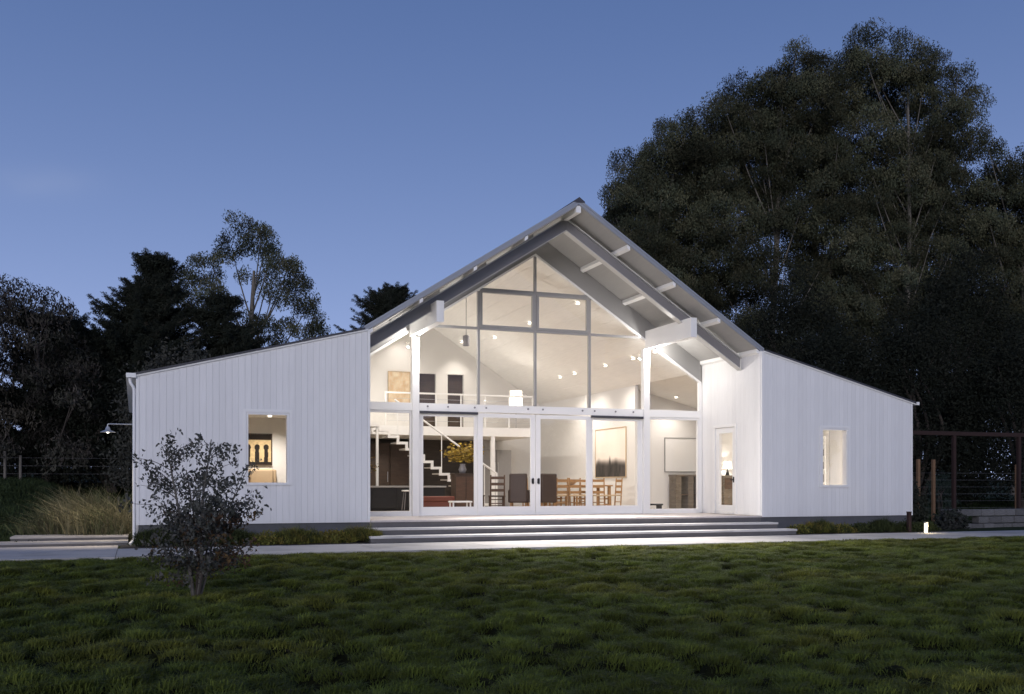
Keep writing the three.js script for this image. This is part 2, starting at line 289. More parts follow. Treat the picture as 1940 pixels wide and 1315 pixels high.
// main roof
for (const s of [1, -1]) {
  const e = 5.78, P = (...a) => s > 0 ? a : a.reverse();
  mesh('roof', poly(P([0, under(0) + .015], [s * e, under(e) + .015], [s * e, under(e) + .15], [0, under(0) + .15]), -14.2, 3.16), M.roof, house);
  mesh('barge_flashing', poly(P([0, under(0) + .10], [s * e, under(e) + .10], [s * e, under(e) + .158], [0, under(0) + .158]), 3.163, 3.178), M.roof, house);
  const stops = [0, 1.49, 2.89, 4.32, 5.60];
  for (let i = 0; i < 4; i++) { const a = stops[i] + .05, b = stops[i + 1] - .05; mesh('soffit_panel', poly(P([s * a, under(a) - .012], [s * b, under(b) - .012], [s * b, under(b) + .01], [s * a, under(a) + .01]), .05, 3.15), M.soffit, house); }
  for (const x of stops.slice(1)) mesh('purlin', poly(P([s * (x - .045), under(x - .045) - .10], [s * (x + .045), under(x + .045) - .10], [s * (x + .045), under(x + .045)], [s * (x - .045), under(x - .045)]), .06, 3.13), M.white, house);
  const rt = x => 8.70 - .64 * x, r0 = s > 0 ? .003 : .003;
  const raf = mesh('rafter', poly(P([s * r0, rt(r0) - .035], [s * 5.6, rt(5.6) - .035], [s * 5.6, rt(5.6) - .345], [s * r0, rt(r0) - .345]), 2.17, 2.23), M.steel, house);
  mesh('flange', poly(P([s * r0, rt(r0) - .345], [s * 5.6, rt(5.6) - .345], [s * 5.6, rt(5.6) - .37], [s * r0, rt(r0) - .37]), 2.09, 2.31), M.flange, raf);
  mesh('flange', poly(P([s * r0, rt(r0)], [s * 5.6, rt(5.6)], [s * 5.6, rt(5.6) - .035], [s * r0, rt(r0) - .035]), 2.09, 2.31), M.flange, raf);
  mesh('rake_board', poly(P([0, under(0) - .002], [s * 5.62, under(5.62) - .002], [s * 5.62, 8.19 - .64 * 5.62], [0, 8.19]), -.09, .045), M.grey, house);
  mesh('rake_trim', poly(P([0, 8.19], [s * 5.60, 8.19 - .64 * 5.6], [s * 5.60, 8.12 - .64 * 5.6], [0, 8.12]), -.06, .07), M.white, house);
  const bm = grp('outrigger_beam', house, { label: s > 0 ? 'white beam end over the right column' : 'white beam end over the left column' });
  mesh('beam', rbx(s * 3.72 - .1, s * 3.72 + .1, 5.55, 6.10, .06, 2.78, .008), M.white, bm);
  const lm = grp('spot_lamp', bm);                       // small flood under the beam, lit
  mesh('housing', cyl(.05, .05, 5.46, 5.549, s * 3.72, .5), M.white, lm); mesh('lens', cyl(.042, .055, 5.40, 5.46, s * 3.72, .5), M.lamp, lm);
  const l = new THREE.PointLight(WARM.clone().lerp(lin(1, 1, 1), .5), 9); l.position.set(s * 3.72, 5.33, .5); l.castShadow = true; scene.add(l);
  const fl = new THREE.SpotLight(WARM.clone().lerp(lin(1, 1, 1), .35), 340, 0, .82, 1, 2); fl.position.set(s * 3.72, 5.36, .62); fl.target.position.set(-s * 1.6, 0, 7.6); fl.castShadow = true; fl.shadow.radius = 3; scene.add(fl, fl.target);
}
mesh('ridge_beam', bx(-.07, .07, 8.62, 8.80, .06, 3.13), M.white, house);
mesh('ridge_cap', poly([[-.16, under(.16) + .16], [.16, under(.16) + .16], [.16, under(.16) + .19], [0, under(0) + .20], [-.16, under(.16) + .19]], -14.2, 3.19), M.darkTrim, house);
// glazed gable wall
{
  const gw = grp('glazed_wall', house, { label: 'gable wall of glass panes in grey bars between white posts' });
  const rake = x => 8.12 - .64 * Math.abs(x), zg = 0;
  for (const s of [1, -1]) { mesh('column', rbx(s * 3.65 - .1, s * 3.65 + .1, F, 5.545, -.08, .13, .006), M.white, gw); mesh('jamb', bx(s * 5.575 - .05, s * 5.575 + .05, F, rake(5.52), -.06, .06), M.white, gw); }
  for (const x of [-1.76, 0, 1.76]) mesh('mullion', bx(x - .035, x + .035, 3.70, rake(x) - .02, -.05, .05), M.grey, gw);
  for (const [a, b, y] of [[-3.50, -1.8, 5.9], [-1.72, -.04, 5.9], [.04, 1.72, 5.9], [1.8, 3.50, 5.9], [-1.70, -.04, 7.04], [.04, 1.70, 7.04]]) mesh('rail', bx(a, b, y - .035, y + .035, -.045, .045), M.grey, gw);
  for (const s of [1, -1]) { const a = s > 0 ? .04 : -1.72, b = s > 0 ? 1.72 : -.04, w = grp('vent_window', gw), t = .065; mesh('frame', merge([bx(a, a + t, 5.94, 7.0, -.03, .075), bx(b - t, b, 5.94, 7.0, -.03, .075), bx(a + t, b - t, 5.94, 5.94 + t, -.03, .075), bx(a + t, b - t, 7.0 - t, 7.0, -.03, .075)]), M.grey, w); mesh('pane', sheet(rectPts(a + t, b - t, 5.94 + t, 7.0 - t), .03), M.glass, w); }
  const tb = mesh('transom_beam', bx(-5.52, 5.52, 3.47, 3.69, -.075, .085), M.white, gw);
  for (const x of [-3.3, -2.7, -1.9, -1.55, -.25, .22, 1.5, 1.9, 2.6, 3.2]) mesh('bolt', (() => { const g = new THREE.CylinderGeometry(.028, .028, .02, 8); g.rotateX(Math.PI / 2); g.translate(x, 3.60, .096); return g; })(), M.steel, tb);
  const pane = pts => mesh('pane', sheet(pts, zg), M.glass, gw);
  for (const s of [1, -1]) {
    pane([[s * 1.80, 3.70], [s * 3.54, 3.70], [s * 3.54, rake(3.54)], [s * 3.42, 5.86], [s * 1.80, 5.86]]); pane([[s * .04, 3.70], [s * 1.72, 3.70], [s * 1.72, 5.86], [s * .04, 5.86]]);
    pane([[s * 3.76, 3.70], [s * 5.52, 3.70], [s * 5.52, rake(5.52)], [s * 3.76, rake(3.76)]]);
    pane([[s * 1.80, 5.94], [s * 3.38, 5.94], [s * 1.80, rake(1.80)]]); pane([[s * .04, 7.08], [s * 1.60, 7.08], [s * .04, rake(.04)]]);
    // fixed window beside the doors
    const fw = grp('fixed_window', gw); const a = s > 0 ? 3.76 : -5.52, b = s > 0 ? 5.52 : -3.76;
    mesh('frame', merge([bx(a, b, F, F + .14, -.06, .075), bx(a, b, 3.40, 3.465, -.05, .05), bx(a, a + .04, F + .14, 3.40, -.05, .05), bx(b - .04, b, F + .14, 3.40, -.05, .05)]), M.white, fw);
    mesh('pane', sheet(rectPts(a + .04, b - .04, F + .14, 3.40), 0), M.glass, fw);
  }
  for (const [s, k] of [[-1, 1], [-1, 0], [1, 0], [1, 1]]) {
    const a = (s < 0 ? (k ? -3.55 : -1.79) : (k ? 1.73 : .008)), b = (s < 0 ? (k ? -1.73 : -.008) : (k ? 3.55 : 1.79)), z = k ? -.035 : .03, d = grp('sliding_door', gw), t = .15;
    mesh('frame', merge([bx(a, a + t, F + .03, 3.44, z - .022, z + .022), bx(b - t, b, F + .03, 3.44, z - .022, z + .022), bx(a + t, b - t, F + .03, F + .25, z - .022, z + .022), bx(a + t, b - t, 3.33, 3.44, z - .022, z + .022)]), M.white, d);
    mesh('pane', sheet(rectPts(a + t, b - t, F + .25, 3.33), z), M.glass, d);
    if (!k) mesh('handle', merge([bx(s * .09 - .035, s * .09 + .035, 1.42, 1.56, z + .024, z + .05), bx(s * .09 - .015, s * .09 + .015, 1.40, 1.58, z + .05, z + .075)]), M.black, d);
  }
  for (const s of [1, -1]) mesh('door_track', bx(s > 0 ? 1.8 : -3.54, s > 0 ? 3.54 : -1.8, 3.40, 3.468, .03, .11), M.darkTrim, gw);
  mesh('threshold', bx(-3.55, 3.55, F + .004, F + .03, -.075, .09), M.white, gw);
}
{ // porch slab and two steps
  const t = grp('terrace', scene, { kind: 'structure' });
  mesh('deck_slab', bx(-5.63, 5.63, -.2, F, -.075, 3.221), M.deck, t);
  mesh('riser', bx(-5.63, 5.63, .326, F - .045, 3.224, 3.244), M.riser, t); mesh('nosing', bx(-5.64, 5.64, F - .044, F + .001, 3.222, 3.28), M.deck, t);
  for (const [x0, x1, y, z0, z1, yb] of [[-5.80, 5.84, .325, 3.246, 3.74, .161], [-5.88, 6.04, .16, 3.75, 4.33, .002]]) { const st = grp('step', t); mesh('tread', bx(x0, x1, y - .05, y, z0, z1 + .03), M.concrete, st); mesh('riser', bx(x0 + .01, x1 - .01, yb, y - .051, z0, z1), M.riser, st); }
  const l = grp('side_steps', scene, { kind: 'structure' });
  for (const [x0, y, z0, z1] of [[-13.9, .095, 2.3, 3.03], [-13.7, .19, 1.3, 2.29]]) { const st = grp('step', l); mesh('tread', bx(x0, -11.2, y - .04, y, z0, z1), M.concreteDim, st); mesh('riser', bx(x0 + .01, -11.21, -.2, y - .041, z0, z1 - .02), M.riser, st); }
}
// ---------------------------------------------------------------- interior shell
{
  const fl = grp('floor', house);
  for (let i = 0; i < 36; i++) { const x = -10.8 + i * .6; mesh('floor_plank', bx(x + .003, x + .597, .3, F, Math.abs(x + .3) < 5.6 ? -13.5 : -8.2, Math.abs(x + .3) < 5.6 ? -.08 : 3.0), M.floor, fl); }
  for (const s of [1, -1]) {
    const cg = grp('ceiling', house), n = 11, w = 5.62 / n;
    for (let i = 0; i < n; i++) { const a = i * w + .004, b = (i + 1) * w - .004, u = x => 8.52 - .64 * x; const p = [[s * a, u(a)], [s * b, u(b)], [s * b, u(b) + .03], [s * a, u(a) + .03]]; mesh('ceiling_board', poly(s > 0 ? p : p.reverse(), -13.5, -.1), M.ceiling, cg); }
  }
  mesh('gable_wall', poly([[-5.75, F - .3], [5.75, F - .3], [5.75, under(5.75)], [0, under(0)], [-5.75, under(5.75)]], -13.72, -13.5, [rectPts(.08, .95, 3.6, 6.15), rectPts(1.34, 2.18, 3.6, 6.15)]), M.plaster, house, { label: 'far inner gable wall' });
  for (const [a, b] of [[.08, .95], [1.34, 2.18]]) { const d = grp('loft_door', house); mesh('frame', merge([bx(a, a + .06, 3.6, 6.15, -13.7, -13.48), bx(b - .06, b, 3.6, 6.15, -13.7, -13.48), bx(a + .06, b - .06, 6.09, 6.15, -13.7, -13.48)]), M.plaster, d); mesh('pane', bx(a + .06, b - .06, 3.6, 6.09, -13.68, -13.66), M.walnut, d); }
  mesh('inner_wall', bx(-5.74, -5.64, F, 5.1, -13.5, -.06), M.plaster, house);
  mesh('inner_wall', bx(5.62, 5.74, F, 5.1, -13.5, -4.45), M.plaster, house); mesh('inner_wall', bx(5.56, 5.62, F, 5.0, -8.55, -8.43), M.plaster, house);
  mesh('inner_wall', bx(5.75, 10.84, F, 5.0, -6.15, -6.0), M.plaster, house);
  mesh('inner_wall', bx(5.86, 10.84, F, 4.6, -.55, -.42), M.plaster, house);
  mesh('inner_wall', bx(-10.84, -5.86, F, 3.3, -.55, -.42), M.plaster, house);
  mesh('room_ceiling', bx(-10.84, -5.86, 3.2, 3.28, -.42, 3.0), M.plaster, house);
  for (const s of [1]) mesh('wing_ceiling', poly([[s * 5.72, wingTop(5.72) - .05], [s * 10.84, wingTop(10.84) - .05], [s * 10.84, wingTop(10.84) - .01], [s * 5.72, wingTop(5.72) - .01]], -8.2, 3.0), M.ceiling, house);
  // loft
  const lf = grp('loft', house, { label: 'white loft gallery with a slim rail at the back of the hall' });
  mesh('floor_slab', bx(-5.62, 3.15, 3.20, 3.53, -13.48, -8.0), M.white, lf);
  mesh('post', bx(1.45, 1.60, F, 3.2, -8.15, -8.02), M.white, lf);
  mesh('top_rail', bx(-2.6, 3.13, 4.70, 4.76, -8.08, -8.02), M.white, lf);
  for (let i = 0; i < 7; i++) mesh('baluster', bx(-2.6 + i * .95, -2.56 + i * .95, 3.53, 4.7, -8.07, -8.03), M.white, lf);
  for (let i = 0; i < 5; i++) mesh('cable', bar(V(-2.6, 3.72 + i * .2, -8.05), V(3.1, 3.72 + i * .2, -8.05), .006, .006, 5), M.galv, lf);
  mesh('wall_panel', bx(-5.62, 1.9, F, 3.19, -11.6, -11.5), M.darkWall, lf); mesh('wall_panel', bx(1.91, 3.15, F, 3.19, -11.6, -11.45), M.plaster, lf);
  // stair
  const st = grp('staircase', house, { label: 'white open stair with zigzag stringer and slim handrail' }), X0 = -3.1, X1 = .9, n = 13, rz0 = -7.6, rz1 = -6.6, Y1 = 3.53;
  for (let i = 0; i < n; i++) {
    const xa = X0 + (X1 - X0) * i / n, xb = X0 + (X1 - X0) * (i + 1) / n, y = Y1 - (Y1 - F) * (i + 1) / (n + 1);
    mesh('tread', bx(xa - .02, xb, y - .045, y, rz0, rz1 - .05), M.white, st);
    mesh('stringer', merge([bx(xa - .05, xb + .05, y - .085, y + .005, rz1 - .049, rz1), bx(xb - .04, xb + .05, y - (Y1 - F) / (n + 1) + .006, y - .086, rz1 - .049, rz1)]), M.white, st);
  }
  mesh('handrail', bar(V(X0 + .5, Y1 + .82, rz1 - .02), V(X1 + .25, F + 1.3, rz1 - .02), .035), M.white, st); mesh('newel', bx(X1 + .23, X1 + .29, F, F + 1.32, rz1 - .05, rz1 + .01), M.white, st);
  for (let i = 0; i < 5; i++) { const x = X0 + .6 + i * .8, t = (x - X0 - .5) / (X1 + .25 - X0 - .5); mesh('baluster', bx(x - .012, x + .012, Y1 - (Y1 - F) * (x - X0) / (X1 - X0) - .15, Y1 + .82 + t * (F + 1.3 - Y1 - .82), rz1 - .032, rz1 - .008), M.white, st); }
  mesh('landing', bx(-4.2, X0 - .03, 3.40, Y1, -7.99, rz1), M.white, st); mesh('post', bx(-3.24, -3.16, F, 3.40, -6.75, -6.65), M.white, st);
}
// ---------------------------------------------------------------- interior lamps (recessed spots)
function downlight(label, x, y, z, I, ang = 1.2, tilt = [0, 0]) {
  const g = top('downlight', label, 'ceiling lamp', [x, y, z], 0, { group: 'recessed lamps in the hall ceiling' });
  mesh('trim_ring', (() => { const r = new THREE.TorusGeometry(.07, .014, 6, 16); r.rotateX(Math.PI / 2); return r; })(), M.white, g);
  mesh('lens', cyl(.062, .062, -.012, .012), M.lamp, g);
  const l = new THREE.SpotLight(WARM, I, 0, ang, .9, 2); l.position.set(x, y - .05, z); l.target.position.set(x + tilt[0], y - 3, z + tilt[1]); l.castShadow = true; l.shadow.radius = 3; scene.add(l, l.target);
}
const slopeY = x => 8.52 - .64 * Math.abs(x) - .05;
const IN = 22;
[[-2.48, 'nearest lamp of the row low on the right ceiling slope'], [-4.59, 'second nearest lamp of the row low on the right ceiling slope'], [-7.26, 'second farthest lamp of the row low on the right ceiling slope'], [-8.64, 'farthest lamp of the row low on the right ceiling slope']].forEach(([z, l]) => downlight(l, 4.52, slopeY(4.52), z, IN, 1.05, [.2, 0]));
[[-1.6, 'nearest lamp of the row high on the right ceiling slope'], [-5.76, 'middle lamp of the row high on the right ceiling slope'], [-9.47, 'farthest lamp of the row high on the right ceiling slope']].forEach(([z, l]) => downlight(l, 2.1, slopeY(2.1), z, IN * 1.1, 1.4, [-1.5, 0]));
[[-2.6, 'nearest lamp along the left ceiling slope'], [-4.8, 'second nearest lamp along the left ceiling slope'], [-7.4, 'second farthest lamp along the left ceiling slope'], [-11.2, 'farthest lamp along the left ceiling slope']].forEach(([z, l]) => downlight(l, -3.6, slopeY(3.6), z, IN * 1.35, 1.42, [2.0, 0]));
[[-.7, 'lamp above the left loft door'], [1.75, 'lamp above the right loft door']].forEach(([x, l]) => downlight(l, x, slopeY(x), -12.6, 11, .8, [0, -.7]));
downlight('lamp in the low ceiling of the side bay on the right', 7.72, wingTop(7.72) - .07, -5.2, 13, 1.3);
downlight('lamp in the low ceiling of the side bay nearest the glass', 7.6, wingTop(7.6) - .07, -2.4, 15, 1.3);
downlight('lamp in the bedroom ceiling of the left wing', -7.73, 3.18, .55, 20, 1.3);
downlight('lamp beneath the loft over the kitchen', -2.2, 3.18, -9.8, 12, 1.2);
downlight('lamp in the right wing room ceiling', 8.6, wingTop(8.6) - .07, 1.4, 24, 1.3);
{ // pendant on a rod
  const g = top('pendant_lamp', 'dark cylindrical pendant lamp on a long rod in the hall', 'pendant lamp', [-.19, 0, -6]);
  mesh('rod', bar(V(0, 6.6, 0), V(0, 8.36, 0), .012), M.steel, g); mesh('lamp_shade', new THREE.LatheGeometry([[.10, 6.25], [.115, 6.25], [.115, 6.6], [.03, 6.63]].map(p => new THREE.Vector2(...p)), 18), M.steel, g);
}
// ---------------------------------------------------------------- furniture
function chair(name, label, group, mat, H, seatM) {
  const g = top(name, label, 'chair', [0, 0, 0], 0, { group });
  for (const [x, z] of [[-.22, .2], [.22, .2]]) mesh('leg', bx(x - .025, x + .025, 0, .5, z - .025, z + .025), mat, g);
  for (const x of [-.22, .22]) mesh('back_post', bar(V(x, 0, -.2), V(x, H, -.27), .026, .022), mat, g);
  for (let i = 0; i < 3; i++) mesh('back_slat', bx(-.2, .2, H - .14 - i * .2, H - .05 - i * .2, -.275 + i * .015, -.25 + i * .015), mat, g);
  mesh('seat', rbx(-.26, .26, .49, .54, -.24, .25, .02), seatM, g);
  for (const [y, z] of [[.2, .2], [.28, -.21], [.4, .2]]) mesh('stretcher', bx(-.2, .2, y - .015, y + .015, z - .012, z + .012), mat, g);
  return g;
}
{
  const G = 'slat-back wooden dining chairs', c0 = chair('dining_chair', '', G, M.oak, 1.12, M.linen);
  const list = [[2.35, -3.75, .1, 'tan slat-back chair at the left end of the near side of the dining table'], [3.1, -3.7, -.15, 'tan slat-back chair in the middle of the near side of the dining table'], [3.95, -3.75, .05, 'tan slat-back chair at the right end of the near side of the dining table'], [2.5, -5.65, 3.1, 'tan slat-back chair at the left end of the far side of the dining table'], [3.3, -5.7, 3.3, 'tan slat-back chair in the middle of the far side of the dining table'], [4.1, -5.65, 3.1, 'tan slat-back chair at the right end of the far side of the dining table'], [1.75, -4.7, 1.5, 'tan slat-back chair at the left head of the dining table'], [4.85, -4.7, -1.6, 'tan slat-back chair at the right head of the dining table']];
  list.forEach(([x, z, a, l], i) => { const c = i ? c0.clone() : c0; if (i) { c.name = numbered('dining_chair'); scene.add(c); } c.position.set(x, F, z); c.rotation.y = a + (i < 6 ? Math.PI : 0); c.userData = { label: l, category: 'chair', group: G }; });
  const t = top('dining_table', 'long wooden dining table among the tan chairs', 'table', [3.3, F, -4.7]);
  mesh('tabletop', rbx(-1.3, 1.3, .83, .88, -.55, .55, .012), M.oak, t); for (const [x, z] of [[-1.2, -.45], [1.2, -.45], [-1.2, .45], [1.2, .45]]) mesh('leg', bx(x - .045, x + .045, 0, .83, z - .045, z + .045), M.oak, t);
  const b = top('fruit_bowl', 'small pale bowl on the dining table', 'bowl', [3.25, F + .882, -4.7]); mesh('bowl_body', new THREE.LatheGeometry([[.0, .0], [.08, .0], [.2, .1], [.21, .11], [.19, .1], [.07, .015], [0, .015]].map(p => new THREE.Vector2(...p)), 20), M.cushion, b);
  const D = 'dark chairs left of the dining table', d0 = chair('dark_chair', '', D, M.brown, 1.2, M.leather);
  [[-.05, -3.2, 2.9, 'dark slat-back chair nearest the tall brown cabinet'], [-.35, -4.6, 1.2, 'dark slat-back chair behind its twin near the stair foot']].forEach(([x, z, a, l], i) => { const c = i ? d0.clone() : d0; if (i) { c.name = numbered('dark_chair'); scene.add(c); } c.position.set(x, F, z); c.rotation.y = a; c.userData = { label: l, category: 'chair', group: D }; });
  const armchair = (label, x, z, a) => { const g = top('armchair', label, 'armchair', [x, F, z], a); mesh('backrest', rbx(-.29, .29, .3, 1.25, -.36, -.2, .05), M.leather, g); mesh('seat', rbx(-.27, .27, .3, .52, -.2, .40, .05), M.brown, g); for (const s of [-1, 1]) { mesh('armrest', rbx(s * .29 - .05, s * .29 + .05, .3, .72, -.22, .4, .04), M.leather, g); for (const q of [-.25, .34]) mesh('leg', bx(s * .24 - .03, s * .24 + .03, 0, .3, q - .03, q + .03), M.oak, g); } return g; };
  armchair('dark leather high-back armchair left of the door handles', .68, -3.1, 2.7); armchair('dark leather high-back armchair right of the door handles', 1.5, -2.95, 3.3);
}
{
  const k = top('kitchen_island', 'long black kitchen island with pale worktop', 'kitchen island', [0, F, 0]);
  mesh('cabinet', bx(-5.3, -1.05, .08, .79, -6.6, -5.75), M.black, k); mesh('plinth', bx(-5.25, -1.1, .0, .08, -6.5, -5.85), M.black, k); mesh('worktop', rbx(-5.35, -1.0, .79, .85, -6.65, -5.7, .01), M.grey, k);
  for (let i = 0; i < 5; i++) mesh('door', bx(-5.28 + i * .85, -4.47 + i * .85, .1, .77, -5.748, -5.728), M.black, k);
  const r = top('kitchen_cabinet', 'tall dark kitchen cabinets under the loft', 'cabinet', [0, F, -11.4]);
  for (let i = 0; i < 4; i++) { const x = -5.0 + i * 1.1; mesh('body', bx(x, x + 1.07, 0, 2.5, -.08, .45), M.walnut, r); mesh('handle', bx(x + .98, x + 1.0, 1.0, 1.4, .45, .475), M.galv, r); }
  const fr = top('refrigerator', 'grey steel refrigerator under the right end of the loft', 'refrigerator', [2.6, F, -11.0]);
  mesh('body', rbx(-.65, .65, 0, 2.3, -.4, .3, .015), M.grey, fr); mesh('door', bx(-.64, -.01, .7, 2.28, .302, .33), M.grey, fr); mesh('door', bx(.01, .64, .7, 2.28, .302, .33), M.grey, fr); mesh('drawer', bx(-.64, .64, .06, .68, .302, .33), M.grey, fr); for (const s of [-1, 1]) mesh('handle', bx(s * .06 - .015, s * .06 + .015, 1.0, 1.8, .335, .37), M.galv, fr);
  const stl = top('bar_stool', 'white-topped bar stool in front of the black kitchen island', 'stool', [-2.55, F, -4.9]); mesh('seat', rbx(-.2, .2, .66, .71, -.18, .18, .02), M.white, stl); for (const [x, z] of [[-.16, -.14], [.16, -.14], [-.16, .14], [.16, .14]]) mesh('leg', bar(V(x * 1.2, 0, z * 1.2), V(x * .8, .66, z * .8), .014), M.steel, stl);
  const c = top('brown_cabinet', 'tall dark brown cabinet carrying the yellow bouquet', 'cabinet', [-1.22, F, -3.1]);
  mesh('body', rbx(-.34, .34, .06, 1.2, -.25, .25, .01), M.walnut, c); mesh('top', rbx(-.37, .37, 1.2, 1.25, -.28, .28, .01), M.walnut, c); for (const s of [-1, 1]) mesh('door', bx(s * .17 - .155, s * .17 + .155, .12, 1.14, .251, .268), M.brown, c); mesh('base', bx(-.32, .32, 0, .06, -.23, .23), M.black, c);
  const s = top('red_bench', 'low red leather seat before the kitchen island', 'seat', [-2.0, F, -3.25]); mesh('cushion', rbx(-.62, .62, .34, .52, -.3, .3, .06), M.rust, s); mesh('base', bx(-.58, .58, .12, .34, -.27, .27), M.rust, s); for (const [x, z] of [[-.5, -.2], [.5, -.2], [-.5, .2], [.5, .2]]) mesh('leg', cyl(.02, .02, 0, .12, x, z), M.black, s);
  const ct = top('coffee_table', 'small white low table beside the red seat', 'table', [-1.8, F, -1.6]); mesh('tabletop', rbx(-.32, .32, .34, .39, -.22, .22, .015), M.white, ct); for (const [x, z] of [[-.27, -.17], [.27, -.17], [-.27, .17], [.27, .17]]) mesh('leg', bx(x - .02, x + .02, 0, .34, z - .02, z + .02), M.white, ct);
}
function bouquet(name, label, pos, n, spread, H, cols, seed) {
  const g = top(name, label, 'flowers', pos), R = rng(seed);
  mesh('vase', new THREE.LatheGeometry([[0, 0], [.09, 0], [.13, .12], [.08, .26], [.10, .30], [.08, .29], [.06, .25], [0, .2]].map(p => new THREE.Vector2(...p)), 18), M.steel, g);
  const st = [], lv = cols.map(() => []);
  for (let i = 0; i < n; i++) {
    const a = R() * 6.283, q = Math.sqrt(R()) * spread, tip = V(Math.cos(a) * q, .3 + H * (.35 + .65 * R()), Math.sin(a) * q), m = tip.clone().multiplyScalar(.5).add(V(0, .18, 0));
    st.push(limbGeo([V(0, .2, 0), m, tip], .007, .003, 4));
    for (let k = 0; k < 14; k++) { const t = .45 + .55 * R(), c = V(0, .2, 0).lerp(tip, t).add(V((R() - .5) * .16, (R() - .5) * .14, (R() - .5) * .16)), s = .035 + .04 * R(), l = new THREE.CircleGeometry(s, 6); l.scale(1, .6, 1); l.rotateX(R() * 6); l.rotateY(R() * 6); l.translate(c.x, c.y, c.z); lv[Math.floor(R() * cols.length)].push(l); }
  }
  mesh('stems', merge(st), M.barkDark, g, { kind: 'stuff' });
  cols.forEach((c, i) => mesh('blossom', merge(lv[i]), leafMat(c), g, { kind: 'stuff' }));
}
bouquet('bouquet', 'big bouquet of yellow blossom branches on the brown cabinet', [-1.25, F + 1.25, -3.1], 60, .66, .72, [[.50, .36, .07], [.40, .28, .07], [.28, .20, .06]], 51);
bouquet('dried_bouquet', 'dim ochre dried branches on the left end of the kitchen island', [-3.75, F + .852, -6.1], 26, .5, .9, [[.16, .10, .03], [.12, .09, .03]], 52);
// pictures
function picture(name, label, pos, turn, w, h, map, frameMat) {
  const g = top(name, label, 'picture', pos, turn), t = .03;
  mesh('canvas', bx(-w / 2 + t, w / 2 - t, -h / 2 + t, h / 2 - t, .0, .02), map, g); const uv = g.children[0].geometry.attributes.uv; for (let i = 0; i < uv.count; i++) uv.setXY(i, (uv.getX(i) + w / 2) / w, (uv.getY(i) + h / 2) / h);
  mesh('frame', merge([bx(-w / 2, w / 2, h / 2 - t, h / 2, .0, .035), bx(-w / 2, w / 2, -h / 2, -h / 2 + t, .0, .035), bx(-w / 2, -w / 2 + t, -h / 2 + t, h / 2 - t, .0, .035), bx(w / 2 - t, w / 2, -h / 2 + t, h / 2 - t, .0, .035)]), frameMat, g);
}
const pm = t => new THREE.MeshStandardMaterial({ map: t, roughness: .85 });
picture('painting', 'big pale painting with a dark misty lower edge on the right wall', [5.615, 2.58, -6.4], -Math.PI / 2, 2.6, 1.85, pm(tex(128, 128, (u, v) => { const e = .24 + .10 * wn(u, v, 9, 1, 61) + .16 * Math.max(0, 1 - Math.abs(u - .5) * 8) * wn(u, .5, 30, 1, 62), k = sstep(e + .1, e - .08, v), n = .97 - .04 * wn(u, v, 8, 2, 63); const m = .18 + .14 * wn(u, v, 20, 6, 64); return [n * (1 - k) + m * k, n * .95 * (1 - k) + m * .93 * k, n * .9 * (1 - k) + m * .88 * k]; }, true)), M.linen);
picture('loft_painting', 'golden mottled painting on the loft wall left of the dark doors', [-.72, 5.45, -13.48], 0, .95, 1.35, pm(tex(64, 64, (u, v) => { const n = wn(u, v, 7, 9, 71), m = wn(u, v, 22, 22, 72); return [.88 - .08 * n, .80 - .14 * n + .05 * m, .68 - .18 * n + .08 * m]; }, true)), M.linen);
picture('bedroom_painting', 'dark picture with pale gold upright strokes above the bed', [-8.05, 2.34, -.405], 0, 1.0, .86, pm(tex(96, 96, (u, v) => { const f = (u * 4.2) % 1 - .5, fig = (Math.abs(f) < .16 + .10 * wn(u, v, 8, 6, 81) && v < .52) || (Math.hypot(f * 1.0, (v - .56) * 3.2) < .30 && wn(u, v, 11, 3, 83) > .35), dark = v > .80 || v < .10 || fig, n = .85 + .15 * wn(u, v, 20, 20, 82); return dark ? [.12 * n, .085 * n, .06 * n] : [.84 * n, .74 * n, .56 * n]; }, true)), M.walnut);
picture('white_canvas', 'large plain white picture above the grey side table', [8.4, 2.52, -5.985], 0, 1.5, 1.3, M.white, M.grey);
